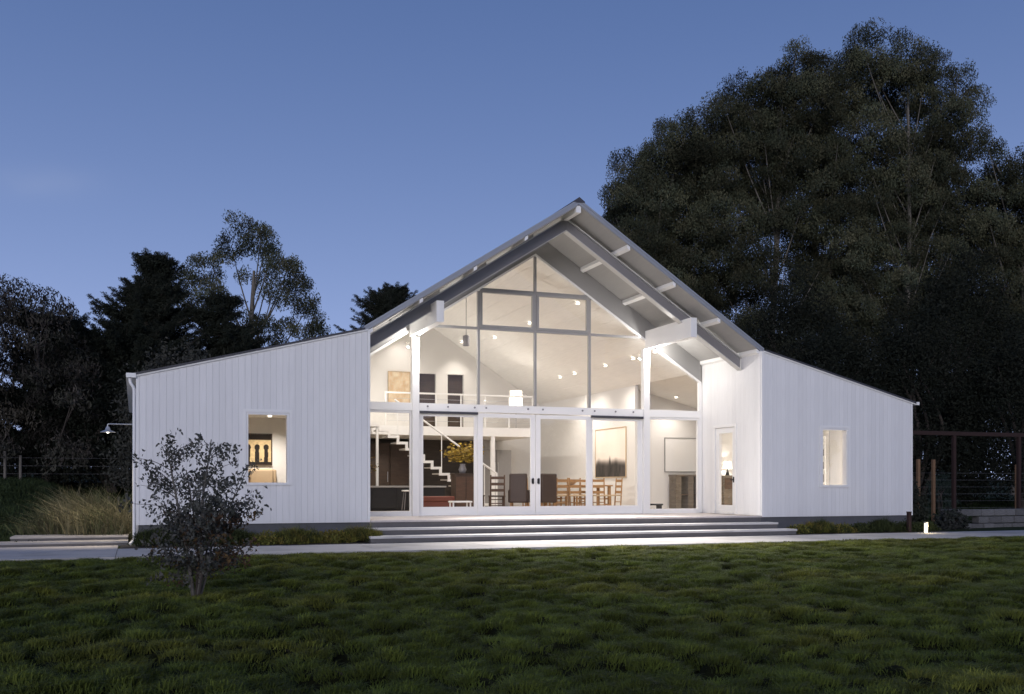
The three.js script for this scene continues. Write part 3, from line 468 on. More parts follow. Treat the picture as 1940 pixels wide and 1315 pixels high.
{
  const b = top('bed', 'bed with tan padded headboard below the dark picture', 'bed', [-7.95, F, .1]);
  mesh('headboard', rbx(-.95, .5, 0, 1.30, -.45, -.33, .05), M.linen, b); mesh('mattress', rbx(-.9, .45, .3, .62, -.32, 1.6, .08), M.cushion, b); mesh('base', bx(-.88, .43, 0, .3, -.32, 1.55), M.walnut, b); mesh('pillow', rbx(-.85, -.3, .63, 1.2, -.32, -.14, .08), M.cushion, b); mesh('pillow', rbx(-.25, .4, .63, 1.32, -.32, -.12, .08), M.linen, b);
  const c = top('side_table', 'tall weathered grey side table under the white picture', 'table', [8.4, F, -5.6]); mesh('tabletop', rbx(-.62, .62, 1.2, 1.27, -.3, .3, .01), M.greyWood, c); for (const x of [-.5, .02, .5]) mesh('panel', bx(x - .11, x + .11, 0, 1.2, -.26, .26), M.greyWood, c); mesh('shelf', bx(-.39, .39, .5, .54, -.24, .24), M.brown, c);
  const lb = top('low_bench', 'low dark bench on the floor of the side bay', 'bench', [6.5, F, -4.9]); mesh('seat', rbx(-.4, .4, .14, .2, -.2, .2, .02), M.black, lb); for (const s of [-1, 1]) mesh('leg', bx(s * .33 - .03, s * .33 + .03, 0, .14, -.16, .16), M.black, lb);
  const sc = top('side_cabinet', 'brown cabinet seen through the narrow side door', 'cabinet', [6.75, F, -.2]); mesh('body', rbx(-.28, .28, 0, 1.18, -.2, .2, .01), M.greyWood, sc); mesh('drawer', bx(-.25, .25, .75, 1.1, .201, .22), M.brown, sc);
  const tl = top('table_lamp', 'lit white table lamp on the brown cabinet behind the side door', 'lamp', [6.72, F + 1.182, -.2]); mesh('base', cyl(.07, .02, 0, .22), M.black, tl); mesh('lamp_shade', new THREE.CylinderGeometry(.1, .15, .24, 20, 1, true).translate(0, .33, 0), M.shade, tl); mesh('bulb', new THREE.SphereGeometry(.035, 10, 8).translate(0, .32, 0), M.lamp, tl);
  const pl = new THREE.PointLight(WARM, 1.1); pl.position.set(6.72, F + 1.182 + .32, -.2); pl.castShadow = true; scene.add(pl);
  const sh = top('bookshelf', 'white open bookshelf at the left edge of the right window', 'bookshelf', [9.85, F, -.2]); mesh('side_panel', bx(-.55, -.52, 0, 2.5, -.2, .2), M.white, sh); mesh('side_panel', bx(.5, .53, 0, 2.5, -.2, .2), M.white, sh); for (let i = 0; i < 6; i++) mesh('shelf', bx(-.52, .5, i * .44 + .05, i * .44 + .08, -.2, .2), M.white, sh);
  const R = rng(8); for (let i = 1; i < 5; i++) { const bk = top('books', ['row of dark books on the second shelf from the bottom', 'row of dark books on the third shelf from the bottom', 'row of dark books on the fourth shelf from the bottom', 'row of dark books on the top shelf'][i - 1], 'books', [9.85, F + i * .44 + .082, -.2]); for (let k = 0; k < 14; k++) { const x = -.48 + k * .069; mesh('book', bx(x, x + .06, 0, .2 + .12 * R(), -.12, .14), [M.walnut, M.brown, M.darkWall, M.linen][Math.floor(R() * 4)], bk); } }
  const fl = top('floor_lamp', 'white drum floor lamp on the right end of the loft', 'lamp', [3.0, 3.53, -9.5]); mesh('base', cyl(.14, .14, 0, .02, 0, 0, 20), M.steel, fl); mesh('stand', cyl(.012, .012, .02, 1.0), M.steel, fl); mesh('lamp_shade', new THREE.CylinderGeometry(.24, .26, .6, 24, 1, true).translate(0, 1.26, 0), M.shade, fl); mesh('bulb', new THREE.SphereGeometry(.04, 10, 8).translate(0, 1.2, 0), M.lamp, fl);
  const p2 = new THREE.PointLight(WARM, 2.2); p2.position.set(3.0, 4.74, -9.5); p2.castShadow = true; scene.add(p2);
  const dl = top('desk_lamp', 'low lamp glowing at the foot of the right window', 'lamp', [9.1, F, 1.6]); mesh('base', cyl(.1, .1, 0, .03), M.steel, dl); mesh('stand', cyl(.015, .015, .03, .55), M.steel, dl); mesh('bulb', new THREE.SphereGeometry(.04, 10, 8).translate(0, .6, 0), M.lamp, dl);
  const p3 = new THREE.PointLight(WARM, 7); p3.position.set(9.1, F + .6, 1.6); p3.castShadow = true; scene.add(p3);
}
// ---------------------------------------------------------------- garden objects
{ // barn lamp on the left side wall
  const g = top('barn_lamp', 'galvanised barn lamp on a thin arm off the left corner', 'lamp', [-11.03, 0, 2.95]);
  mesh('arm', merge([bar(V(-.01, 2.76, 0), V(-.56, 2.76, 0), .014), limbGeo([V(-.56, 2.76, 0), V(-.60, 2.75, 0), V(-.60, 2.68, 0)], .014, .014, 6)]), M.galv, g);
  mesh('lamp_shade', new THREE.LatheGeometry([[.03, 2.70], [.05, 2.66], [.06, 2.62], [.16, 2.58], [.165, 2.565], [.15, 2.575], [.05, 2.61]].map(p => new THREE.Vector2(...p)), 22).translate(-.60, 0, 0), M.galv, g);
  mesh('bulb', new THREE.SphereGeometry(.035, 10, 8).translate(-.60, 2.585, 0), M.lamp, g);
  const l = new THREE.SpotLight(lin(1, .84, .62), 20, 0, 1.25, .5, 2); l.position.set(-11.63, 2.53, 2.95); l.target.position.set(-11.8, 0, 1.2); l.castShadow = true; scene.add(l, l.target);
}
{ // bollard light at the right end of the path
  const g = top('bollard_light', 'small glowing path light beside the right end of the path', 'path light', [10.15, -.02, 4.75]);
  mesh('base', cyl(.07, .07, 0, .03), M.steel, g); mesh('tube', cyl(.048, .048, .03, .30), new THREE.MeshStandardMaterial({ color: 0xffffff, emissive: lin(1, .86, .55), emissiveIntensity: 1.1 }), g); mesh('cap', cyl(.06, .055, .30, .335), M.steel, g);
  const l = new THREE.PointLight(lin(1, .82, .5), .5); l.position.set(10.15, .22, 4.85); l.castShadow = true; scene.add(l);
  const p = top('stub_post', 'short dark rusty post beside the path light', 'post', [9.95, -.02, 4.3]); mesh('shaft', rbx(-.05, .05, 0, .6, -.05, .05, .01), M.rusty, p); mesh('cap', rbx(-.06, .06, .6, .625, -.06, .06, .01), M.rusty, p);
}
{ // rusty pergola, posts, wire fence, stone wall
  const g = top('pergola', 'rust-coloured timber pergola frame right of the house', 'pergola', [0, 0, 2]);
  mesh('beam', rbx(11.2, 17.6, 2.98, 3.11, -.05, .05, .01), M.rusty, g);
  for (const x of [13.84, 16.61]) { mesh('post', rbx(x - .055, x + .055, -.1, 2.98, -.055, .055, .01), M.rusty, g); }
  const f = top('wire_fence', 'wire fence on pale timber posts behind the pergola', 'fence', [0, 0, .4]);
  for (const [x, h] of [[13.85, 2.25], [14.5, 2.25], [18.25, 2.1]]) mesh('fence_post', rbx(x - .05, x + .05, -.1, h, -.05, .05, .008), M.tanWood, f);
  for (let i = 0; i < 7; i++) mesh('wire', bar(V(11.3, .35 + i * .24, 0), V(22, .35 + i * .24, 0), .0025, .0025, 4), M.steel, f);
  const w = top('stone_wall', 'low grey block wall under the pergola', 'wall', [14.0, -.08, 2.45]), R = rng(5);
  for (let r = 0; r < 3; r++) { let x = -1.0 - .2 * (r % 2); while (x < 2.25) { const L = .34 + .24 * R(), h = .22; if (!(x > -.42 && x < -.05 && r > 0)) mesh('block', rbx(x, x + L - .012, r * (h + .012), r * (h + .012) + h * (.94 + .06 * R()), -.15 - .02 * R(), .13 + .03 * R(), .02), M.stone[Math.floor(R() * 3)], w); x += L; } }
  const lf = top('field_fence', 'weathered fence posts with wire on the left field', 'fence', [0, 0, -14.2]);
  for (const [x, h] of [[-16.4, 1.15], [-15.59, 1.2], [-15.07, 1.05], [-12.0, .95], [-11.63, 1.0], [-11.35, 1.15], [-10.9, 1.1]]) { const y = gy(x, -14.2) - .05; mesh('fence_post', cyl(.055, .05, y, y + h, x, 0, 8), M.barkPale, lf); }
  for (let i = 0; i < 3; i++) mesh('wire', bar(V(-24, 1.8 + i * .3, 0), V(-9, 1.8 + i * .3, 0), .003, .003, 4), M.steel, lf);
}
// ---------------------------------------------------------------- plants
function spray(R, n, rad, L, W, droop = 0, flat = 1) {        // a twig's worth of leaves
  const p = [];
  for (let i = 0; i < n; i++) {
    const u = R() * 2 - 1, a = R() * 6.283, q = Math.cbrt(R()) * rad, s = Math.sqrt(1 - u * u), c = V(Math.cos(a) * s * q, u * q * flat, Math.sin(a) * s * q);
    const d = V(R() - .5, R() - .5 - droop, R() - .5).normalize(), e = V(R() - .5, R() - .5, R() - .5).cross(d).normalize(), l = L * (.7 + .6 * R()), w = W * (.7 + .6 * R());
    const A = c.clone().addScaledVector(d, -l / 2), B = c.clone().addScaledVector(e, w / 2), C = c.clone().addScaledVector(d, l / 2), D = c.clone().addScaledVector(e, -w / 2);
    for (const v of [A, B, C, A, C, D]) p.push(v.x, v.y, v.z);
  }
  const g = new THREE.BufferGeometry(); g.setAttribute('position', new THREE.Float32BufferAttribute(p, 3)); g.computeVertexNormals(); return g;
}
function crown(parent, list, geo, cols, R, name = 'crown') {     // list of [pos, scale, quaternion?]
  const im = new THREE.InstancedMesh(geo, leafMat([1, 1, 1]), list.length), m = new THREE.Matrix4(), q = new THREE.Quaternion(), c = new THREE.Color();
  list.forEach(([p, s, quat, k = 1], i) => { q.setFromEuler(new THREE.Euler((R() - .5) * 1.2, R() * 6.283, (R() - .5) * 1.2)); m.compose(p, quat || q, typeof s === 'number' ? V(s, s, s) : s); im.setMatrixAt(i, m); const a = cols[Math.floor(R() * cols.length)], b = (.75 + .5 * R()) * k; im.setColorAt(i, c.setRGB(a[0] * b, a[1] * b, a[2] * b)); });
  im.name = name; im.userData.kind = 'stuff'; shade(im); parent.add(im); return im;
}
const EUC = [[.050, .057, .035], [.058, .060, .034], [.042, .050, .033], [.068, .066, .040]];
// a stand of gum trees: shared outline, each tree its own trunk, limbs and crown
function stand(o) {
  const R = rng(o.seed), { C, ux, uz } = o, toW = (u, v, w) => V(C[0] + ux[0] * u + uz[0] * w, v, C[1] + ux[1] * u + uz[1] * w);
  const topAt = u => { const t = o.top; for (let i = 1; i < t.length; i++) if (u <= t[i][0]) { const k = (u - t[i - 1][0]) / (t[i][0] - t[i - 1][0]); return t[i - 1][1] + k * (t[i][1] - t[i - 1][1]) + (o.rag || 0) * (vnoise(u * 1.7, 3, o.seed) - .72); } return t[t.length - 1][1]; };
  const u0 = o.top[0][0], u1 = o.top[o.top.length - 1][0], blobs = [];
  const far = (u, v, w, d) => blobs.every(b => Math.hypot(b.u - u, b.v - v, (b.w - w) * .8) > d * .5 * (b.r + 1));
  const tryAdd = (u, v, w, r, d, out) => { if (far(u, v, w, d)) blobs.push({ u, v, w, r, out }); };
  for (let i = 0; i < o.edge; i++) { const u = u0 + (u1 - u0) * R(), r = o.r * (.55 + .5 * R()), t = topAt(u); if (t > o.low + 1) tryAdd(u, t - r * .75 - R() * R() * 1.2, (R() - .5) * o.depth * .6, r, o.gapE || 1.12); }
  for (let i = 0; i < (o.outer || 0); i++) { const u = u0 + (u1 - u0) * R(), r = .5 + .4 * R(); tryAdd(u, topAt(u) + .35 * R() - .1, (R() - .5) * o.depth * .5, r, 1.7, 1); }
  for (let i = 0; i < o.inner; i++) { const u = u0 + (u1 - u0) * R(), r = o.r * (.7 + .6 * R()), t = topAt(u) - r * 1.1; if (t < o.low) continue; const f = R(), v = o.low + (t - o.low) * Math.pow(f, o.pow || .75); if (v < o.open && R() < .55) continue; if (fbm(u * .42 + 9, v * .42, o.seed) > (o.hole || .6)) continue; tryAdd(u, v, (R() - .5) * o.depth, r, o.gapI || 1.05); }
  const trees = o.trees.map(([u, w, label, cols]) => ({ u, w, label, cols, b: [] }));
  for (const b of blobs) { let best = null, bd = 1e9; for (const t of trees) { const d = Math.abs(t.u - b.u) + .6 * Math.abs(t.w - b.w) + R() * 1.2; if (d < bd) { bd = d; best = t; } } best.b.push(b); }
  const geo = spray(rng(o.seed + 1), 36, .40, .17, .055, .45);
  for (const t of trees) {
    const base = toW(t.u, 0, t.w); base.y = gy(base.x, base.z) - .1;
    const g = top(o.name, t.label, 'tree', [0, 0, 0], 0, o.group ? { group: o.group } : {});
    const H = Math.max(...t.b.map(b => b.v)), lean = (R() - .5) * 1.5, tp = [0, .3, .6, .92].map(k => toW(t.u + lean * k + (R() - .5) * .5, base.y + (H - 1.5 - base.y) * k, t.w + (R() - .5) * .6)), rT = o.trunk * (.8 + .4 * R());
    mesh('trunk', limbGeo(tp, rT, rT * .2, 8), o.bark || M.barkPale, g);
    const c = new THREE.CatmullRomCurve3(tp), list = [];
    for (const b of t.b) {
      const p = toW(b.u, b.v, b.w), hd = Math.hypot(p.x - base.x, p.z - base.z), k = clamp((b.v - hd * 1.1 - base.y) / (H - base.y), .15, .88), s = c.getPoint(k), m = s.clone().lerp(p, .55); m.y += -.08 * hd;
      if (b.out || R() < (o.limb || .42)) mesh('limb', limbGeo([s, m, p], rT * .28 * (1 - k * .6), .02, 5), o.bark || M.barkPale, g);
      const n = Math.round(o.dens * (b.out ? 1.5 : 1) * b.r * b.r * b.r) + 7, kb = .32 + 1.15 * R();
      for (let i = 0; i < n; i++) { const a = R() * 6.283, z = R() * 1.45 - .45, q = b.r * Math.cbrt(.15 + .85 * R()), sq = Math.sqrt(1 - z * z); list.push([V(p.x + Math.cos(a) * sq * q, p.y + z * q * .8 - .15 * b.r, p.z + Math.sin(a) * sq * q), .65 + .5 * R(), null, kb]); }
    }
    crown(g, list, geo, t.cols || EUC, R);
  }
}
const UX = [.9367, .3502], UZ = [-.3502, .9367];
stand({ seed: 301, name: 'gum_tree', group: 'tall gum trees behind the house on the right', C: [28.3, -23.85], ux: UX, uz: UZ, depth: 8, low: 5.5, open: 11, r: 1.1, edge: 1200, inner: 7000, dens: 30, gapE: 1.25, gapI: 1.12, rag: 1.8, outer: 200, limb: .34, trunk: .3, pow: .8, hole: .63,
  top: [[-13.0, 17], [-12.1, 21.5], [-11, 22.5], [-9.6, 23.8], [-8.3, 24.5], [-7, 24.2], [-6.2, 26], [-4.2, 26.7], [-3.2, 26.1], [-2.4, 27.6], [-1, 28.1], [1.6, 28], [2.9, 29.2], [4, 28.3], [5, 27.6], [5.7, 28.7], [7.0, 28.2], [7.9, 26], [8.7, 23.8], [9.3, 21.4], [9.9, 20.4], [10.6, 22.4], [11.8, 22], [13, 20], [16, 18]],
  trees: [[-11, 1.5, 'leftmost tall gum tree, rising just behind the roof ridge'], [-7.2, -2.5, 'tall gum tree second from the left, above the right roof slope'], [-3.4, 2, 'tall gum tree third from the left, with rounded leaf tufts on top'], [.6, -1.5, 'tall gum tree in the middle of the group behind the right wing'], [4.2, 2.5, 'highest gum tree, its tuft standing above all the others'], [7.6, -2, 'tall gum tree with a thin ragged crown right of the highest one'], [11.4, 1.5, 'gum tree at the right edge, set apart by a gap of sky']] });
stand({ seed: 411, name: 'airy_gum_tree', C: [-5.14, -28.88], ux: UX, uz: UZ, depth: 5, low: 6.2, open: 9.5, r: .75, edge: 200, inner: 420, dens: 32, gapE: 1.15, gapI: 1.3, hole: .58, trunk: .3, pow: 1,
  top: [[-3.6, 10.5], [-3.3, 13.3], [-2.5, 14.3], [-1, 14.7], [-.4, 15.9], [.9, 15.4], [1.6, 14.4], [2.5, 13.8], [2.9, 12], [3.4, 11.2], [3.8, 9.5]],
  trees: [[-.2, 0, 'airy gum tree with sky showing through, above the left wing roof', EUC]] });
stand({ seed: 521, name: 'ragged_tree', C: [-14.89, -16.51], ux: UX, uz: UZ, depth: 5, low: 2.2, open: 6, r: .7, edge: 140, inner: 420, dens: 16, gapI: 1.2, bark: M.barkDark, trunk: .2, pow: 1,
  top: [[-3, 10], [-1.2, 9.7], [-.4, 9.6], [.3, 9.5], [.8, 8.6], [1.2, 7.6], [1.8, 6.6], [2.2, 5.4]],
  trees: [[-1.6, .5, 'ragged half-bare tree at the left edge of the photo', [[.05, .045, .035], [.06, .055, .045]]], [.4, -.5, 'ragged low tree between the left edge and the dark cypress', [[.035, .035, .028], [.045, .04, .035]]]] });
// bare twiggy tree far left
{
  const R = rng(91), g = top('bare_tree', 'leafless twiggy tree fading against the sky at far left', 'tree', [-17.5, 1.2, -24]);
  const lim = []; const grow = (p, d, L, r, n) => { const e = p.clone().addScaledVector(d, L); lim.push(limbGeo([p, p.clone().lerp(e, .5).add(V((R() - .5) * .15 * L, 0, (R() - .5) * .15 * L)), e], r, r * .6, 4)); if (n > 0) for (let i = 0; i < (n > 3 ? 4 : 3); i++) grow(p.clone().lerp(e, .55 + .45 * R()), d.clone().add(V((R() - .5) * 1.1, .15, (R() - .5) * 1.1)).normalize(), L * (.6 + .18 * R()), r * .58, n - 1); };
  for (let k = 0; k < 3; k++) grow(V((k - 1) * 1.9, 0, k * .6), V((R() - .5) * .3, 1, (R() - .5) * .3).normalize(), 4.0, .11, 4);
  mesh('trunk', lim[0], M.barkDark, g); mesh('branches', merge(lim.slice(1)), M.barkDark, g, { kind: 'stuff' });
}
// dark layered cypress
function cypress(label, pos, R, layers, cols, dens) {
  const g = top('cypress_tree', label, 'tree', pos); const H = Math.max(...layers.map(l => l[1]));
  mesh('trunk', limbGeo([V(0, -.3, 0), V(.1, H * .5, 0), V(0, H * .92, 0)], .4, .06, 8), M.barkDark, g);
  const geo = spray(R, 26, .34, .24, .05, -.3, .5), list = [];
  for (const [x, y, z, rad, up = 0] of layers) {   // [dx, height, dz, reach]
    const n = Math.round(9 + rad * 4);
    for (let i = 0; i < n; i++) {
      const a = i / n * 6.283 + R() * .6, L = rad * (.55 + .6 * R()), d = V(Math.cos(a), .10 + .34 * R() + up * (.25 + .6 * R()), Math.sin(a)).normalize(), o = V(x, y - .28 * L, z), e = o.clone().addScaledVector(d, L);
      if (i % 2 === 0) mesh('limb', limbGeo([o, o.clone().lerp(e, .5).add(V(0, -.08 * L, 0)), e], .06, .015, 4), M.barkDark, g);
      const m = Math.round(L * dens);
      for (let k = 0; k < m; k++) { const t = Math.pow(k / m, .75), w = .48 * (1 - t) + .03; list.push([o.clone().lerp(e, .15 + .85 * t).add(V((R() - .5) * w * 2, (R() - .5) * w * .9 - .08 * L * Math.sin(t * 3.14), (R() - .5) * w * 2)), (.95 - .62 * t) * (.8 + .4 * R())]); }
    }
  }
  crown(g, list, geo, cols, R); return g;
}
{
  const C = [[.016, .020, .015], [.020, .023, .017]], R = rng(611), layers = [];
  for (const [y, rad, n, dx, up] of [[2.2, 4.2, 2, -.6, 0], [3.2, 4.3, 2, -.5, 0], [4.2, 4.2, 2, -.6, 0], [5.2, 4.1, 2, -.5, .1], [6.1, 3.9, 2, -.5, .1], [6.8, 3.7, 2, -.4, .15], [7.4, 3.4, 1, -.3, .2], [7.9, 2.9, 1, -.1, .25], [8.4, 2.4, 1, 0, .3], [8.8, 1.9, 2, .1, .35], [9.2, 1.5, 2, .2, .4], [9.6, 1.3, 1, .3, .5], [10.0, 1.2, 1, .3, .6], [10.3, 1.0, 1, .3, .8]]) for (let i = 0; i < n; i++) layers.push([dx + (R() - .5) * .6, y + .4 * R() + .2, (R() - .5) * 1.0, rad * (.85 + .3 * R()), up]);
  
  cypress('broad dark layered cypress left of the airy gum tree', [-10.6, .9, -20.6], R, layers, C, 16);
  const R2 = rng(612), l2 = []; for (let y = 2; y < 8.6; y += .6) { const k = (y - 2) / 7; l2.push([(R2() - .5), y + .4, (R2() - .5), 3.3 * Math.pow(1 - k, .5) * (.8 + .3 * R2()) + .5]); }
  cypress('lower dark cypress shoulder touching the airy gum tree', [-7.3, .9, -20.2], R2, l2, C, 15);
  const R3 = rng(613), l3 = []; for (let y = 2; y < 7.8; y += .6) { const k = (y - 2) / 7; l3.push([(R3() - .5), y + .4, (R3() - .5), 3.0 * Math.pow(1 - k, .5) * (.8 + .3 * R3()) + .5]); }
  cypress('dark cypress filling the gap at the far left above the field', [-14.4, .8, -19.5], R3, l3, C, 15);
  const R4 = rng(614), l4 = []; for (const [y, rad, n, up] of [[8.6, 2.6, 2, .1], [9.4, 2.7, 2, .15], [10.2, 2.6, 2, .25], [11, 2.3, 2, .4], [11.5, 1.8, 2, .6], [12, 1.2, 1, .9]]) for (let i = 0; i < n; i++) l4.push([(R4() - .5) * .9, y + .4 * R4(), (R4() - .5) * .8, rad * (.85 + .3 * R4()), up]);
  cypress('small dark conifer top showing over the left roof slope', [3.6, 1.2, -33], R4, l4, C, 14);
}
function bush(name, label, category, pos, R, rx, ry, rz, n, geo, cols, extra) {
  const g = top(name, label, category, pos, 0, extra), list = [], st = [];
  for (let i = 0; i < n; i++) { const a = R() * 6.283, u = R(), q = .55 + .45 * Math.cbrt(R()), s = Math.sqrt(1 - u * u), lum = .82 + .35 * vnoise(a * 2.5, u * 5, 7); list.push([V(Math.cos(a) * s * q * rx * lum, u * q * ry * lum + .1 * ry, Math.sin(a) * s * q * rz * lum), .75 + .5 * R()]); }
  for (let i = 0; i < 6; i++) st.push(limbGeo([V((R() - .5) * .1 * rx, 0, (R() - .5) * .1 * rz), V((R() - .5) * .7 * rx, ry * .45, (R() - .5) * .7 * rz), V((R() - .5) * 1.2 * rx, ry * .85, (R() - .5) * 1.2 * rz)], .02 * ry + .008, .006, 5));
  mesh('stems', merge(st), M.barkDark, g, { kind: 'stuff' }); crown(g, list, geo, cols, R, 'foliage'); return g;
}
{
  const R = rng(701), big = spray(R, 34, .45, .15, .06, .2), dark = [[.012, .015, .011], [.017, .019, .014]], grey = [[.045, .048, .042], [.055, .055, .048]];
  bush('shrub_tree', 'grey-green rounded shrub behind the left wing roof', 'shrub', [-9.6, .9, -10.4], R, 2.1, 4.9, 1.6, 620, big, grey);
  bush('dark_shrub', 'low dark shrub filling the left side under the cypress', 'shrub', [-15.6, 1.1, -17.6], R, 3.6, 4.2, 1.8, 700, big, dark);
  bush('dark_shrub', 'low dark shrub just left of the house corner', 'shrub', [-11.9, 1.1, -17.0], R, 2.8, 4.4, 1.8, 700, big, dark);
  // dark thicket behind the pergola
  [['dark thicket tree right behind the right wing end', 15.2, -6.2, 3.1, 7.0], ['dark thicket tree behind the middle of the pergola', 19.0, -5.5, 3.2, 7.6], ['dark thicket tree at the right edge behind the pergola', 23.0, -3.6, 3.3, 7.2], ['taller dark thicket tree behind the right wing roof', 17.4, -11.5, 3.6, 9.5], ['taller dark thicket tree behind the right edge of the pergola', 24.6, -9.0, 4.0, 10.5], ['dark thicket tree low behind the middle of the right wing roof', 13.2, -14.5, 3.4, 8.2]].forEach(([l, x, z, r, h]) => { const g = bush('thicket_tree', l, 'tree', [x, gy(x, z) - .1, z], R, r, h, r * .7, Math.round(r * h * 42), big, dark); mesh('trunk', limbGeo([V(0, -.2, 0), V(.1, h * .4, 0), V(0, h * .7, 0)], .16, .05, 7), M.barkDark, g); });
  const sap = spray(R, 18, .22, .12, .02, .1);
  const s = bush('young_conifer', 'small young conifer standing inside the pergola frame', 'tree', [17.3, .15, -2.2], R, .55, 1.5, .5, 120, sap, [[.035, .05, .04], [.03, .045, .038]]); mesh('trunk', cyl(.03, .015, -.1, 1.2, 0, 0, 7), M.barkDark, s);
  const veg = spray(R, 22, .16, .10, .05, -.1);
  bush('garden_shrub', 'dark leafy shrub against the right end of the house', 'shrub', [11.75, 0, 2.4], R, .5, 1.25, .4, 130, veg, [[.03, .034, .026]]);
  [['low dark herb bed left of the low block wall', 12.9, 2.9], ['low dark herb bed at the right edge by the block wall', 17.0, 3.0]].forEach(([l, x, z]) => bush('garden_shrub', l, 'shrub', [x, -.03, z], R, .6, .55, .4, 80, veg, [[.04, .042, .04], [.03, .035, .03]]));
}
{ // low planting along the foundations
  const R = rng(801), tuft = bladeTuft(R, 34, .10, .22, .010, .8, 1), veg = spray(R, 24, .11, .06, .025, -.3), yg = [[.14, .135, .03], [.11, .115, .028], [.16, .13, .035]], dg = [[.035, .045, .018], [.045, .055, .02]];
  const names = ['far left one', 'second from left', 'third from left', 'fourth from left', 'fifth from left', 'sixth from left', 'last before the steps'];
  names.forEach((n, i) => bush('border_plant', `low plant clump in front of the left wing, ${n}`, 'plant', [-10.6 + i * .76 + .1 * R(), 0, 3.85 + .2 * R()], R, .46, .20 + .10 * R(), .30, 120, i % 2 ? veg : tuft, i > 2 ? (i % 2 ? yg : [...yg, ...dg]) : dg, { group: 'low plants along the left foundation' }));
  const rn = ['first right of the steps', 'second right of the steps', 'third right of the steps', 'fourth right of the steps', 'fifth right of the steps', 'sixth right of the steps', 'last at the house corner'];
  rn.forEach((n, i) => bush('border_plant', `low plant clump in front of the right wing, ${n}`, 'plant', [6.35 + i * .74 + .1 * R(), 0, 3.85 + .2 * R()], R, .40, .17 + .10 * R(), .26, 110, i % 3 === 1 ? tuft : veg, i < 3 ? [...yg, ...dg] : dg, { group: 'low plants along the right foundation' }));
  // ornamental grasses by the left corner
  const tall = bladeTuft(R, 46, .30, 1.0, .013, .6, 2.6), gold = [[.18, .165, .10], [.14, .14, .08], [.22, .20, .13], [.10, .115, .06]];
  [['tallest grass mound against the left house corner', -11.75, .6, 1.15], ['golden grass mound in front of the tallest one', -11.8, 1.3, .95], ['middle grass mound of the bank left of the house', -12.5, .2, 1.05], ['grass mound behind the middle one on the bank', -12.3, -1.4, 1.3], ['low grass mound left of the middle one', -12.95, .1, .7], ['rear grass mound next to the house wall', -11.6, -.9, 1.3]].forEach(([l, x, z, h]) => {
    const g = top('ornamental_grass', l, 'grass clump', [x, gy(x, z) - .03, z], 0, { group: 'tall dry grasses left of the house' }), list = [];
    for (let i = 0; i < 26; i++) list.push([V((R() - .5) * .95, 0, (R() - .5) * .8), V(1.25, 1.0 * h * (.7 + .5 * R()), 1.25), new THREE.Quaternion().setFromAxisAngle(V(0, 1, 0), (R() - .5) * 2)]);
    crown(g, list, tall, gold, R, 'blades');
  });
}
{ // field grass beyond the side steps
  const R = rng(851), t = bladeTuft(R, 30, .3, .22, .02, .7, .5), n = 5200, im = new THREE.InstancedMesh(t, leafMat([1, 1, 1]), n), m = new THREE.Matrix4(), c = new THREE.Color();
  for (let i = 0; i < n; i++) { const left = i < 3000, x = left ? -13.4 - 12 * R() : 11.5 + 16 * R(), z = left ? 2.6 - 20 * R() : 1.2 - 13 * R(); m.compose(V(x, gy(x, z) - .02, z), new THREE.Quaternion().setFromAxisAngle(V(0, 1, 0), R() * 6), V(1.2, .7 + .6 * R(), 1.2)); im.setMatrixAt(i, m); const b = .6 + .6 * R(); im.setColorAt(i, c.setRGB(.035 * b, .052 * b, .022 * b)); }
  im.name = 'field_grass'; im.userData = { kind: 'stuff', label: 'rough meadow grass on both sides of the house', category: 'grass' }; shade(im); scene.add(im);
}
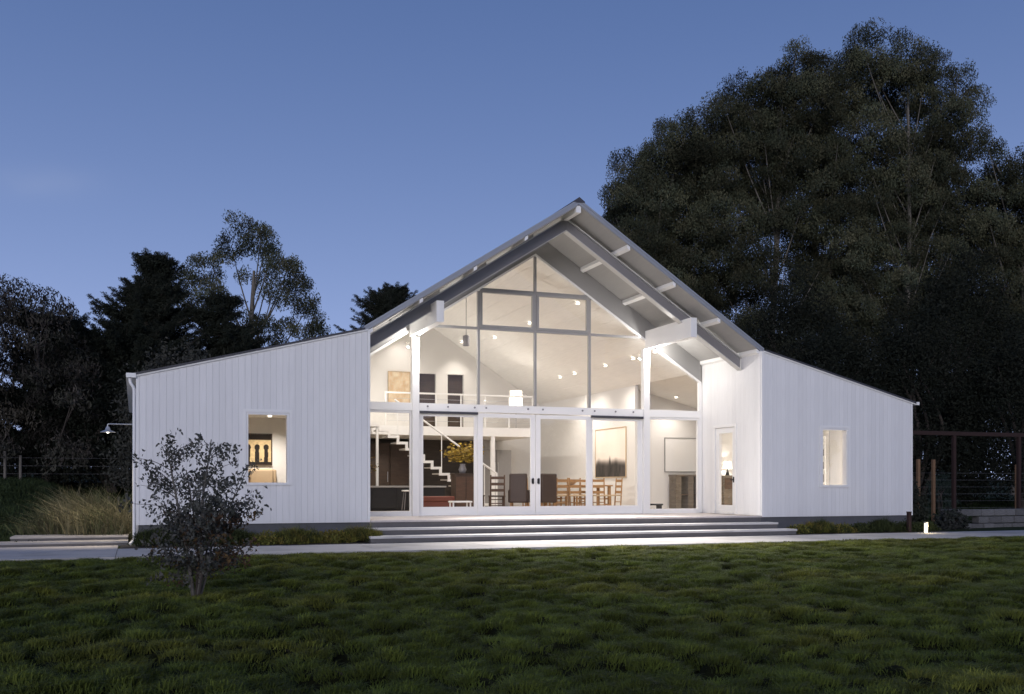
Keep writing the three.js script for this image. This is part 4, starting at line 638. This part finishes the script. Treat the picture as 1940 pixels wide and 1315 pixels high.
{ // young tree on the lawn, wind-blown
  const R = rng(901), g = top('garden_shrub_tree', 'young multi-stem shrub with dark and russet leaves standing on the lawn', 'shrub', [-10.36, lawnH(-10.36, 14.99) - .03, 14.99]);
  const stems = [[-.03, 0, -.5, 2.0, .1], [.02, .03, .25, 2.1, -.1], [.03, -.01, .75, 1.5, .2], [-.01, .03, -.15, 1.7, -.35], [.02, .02, .45, 1.3, .35]], tips = [];
  stems.forEach(([x, z, dx, h, dz], i) => { const a = V(x, 0, z), b = V(x + dx * .2 + (R() - .5) * .1, h * .45, z + dz * .5), c = V(x + dx * .62, h * .92, z + dz); mesh('stem', limbGeo([a, a.clone().lerp(b, .5).add(V((R() - .5) * .05, 0, 0)), b, c], i < 2 ? .026 : .017, .006, 7), i < 3 ? M.barkPale : M.barkDark, g);
    const cv = new THREE.CatmullRomCurve3([a, b, c]); for (let k = 0; k < 26; k++) { const t = .16 + .8 * R(), s = cv.getPoint(t), an = R() * 6.283, L = (.62 - .36 * t) * (.5 + .7 * R()) + .12, e = s.clone().add(V(Math.cos(an) * L, L * (.15 + .7 * R()) - (t < .35 ? .12 : 0), Math.sin(an) * L)); tips.push([s, e]); } });
  mesh('twigs', merge(tips.map(([s, e]) => limbGeo([s, s.clone().lerp(e, .5).add(V(0, .03, 0)), e], .005, .002, 4))), M.barkDark, g, { kind: 'stuff' });
  const geo = spray(R, 8, .085, .05, .021, .1), A = [], B = [];
  for (const [s, e] of tips) for (let k = 0; k < (e.y > 1.25 ? 6 : 8); k++) { const p = s.clone().lerp(e, .25 + .85 * R()).add(V((R() - .5) * .14, (R() - .5) * .12, (R() - .5) * .14)); if (p.y < .12) continue; const it = [p, .7 + .6 * R()]; (p.y < 1.05 && R() < .18 + .45 * sstep(0, .6, p.x) ? B : A).push(it); }
  crown(g, A, geo, [[.085, .088, .078], [.105, .103, .095], [.062, .066, .056]], R, 'foliage'); crown(g, B, geo, [[.085, .052, .032], [.07, .045, .03], [.10, .065, .03]], R, 'russet_foliage');
}
{ // wood on the far side of the field, opposite the house (it is what the door glass mirrors)
  const R = rng(977), g = spray(R, 30, 1.0, 1.1, .5, .1), list = [];
  for (let i = 0; i < 5200; i++) { const x = -75 + 150 * R(), top = 7 + 4.5 * fbm(x * .09, 1, 41), y = top * Math.pow(R(), .8); list.push([V(x, y - .3, 88 + 8 * R()), .9 + .6 * R()]); }
  const w = crown(scene, list, g, [[.03, .033, .022], [.04, .04, .026]], R, 'woodland'); w.userData = { kind: 'stuff', label: 'dark wood across the field opposite the house', category: 'wood' };
}
renderer.render(scene, camera);
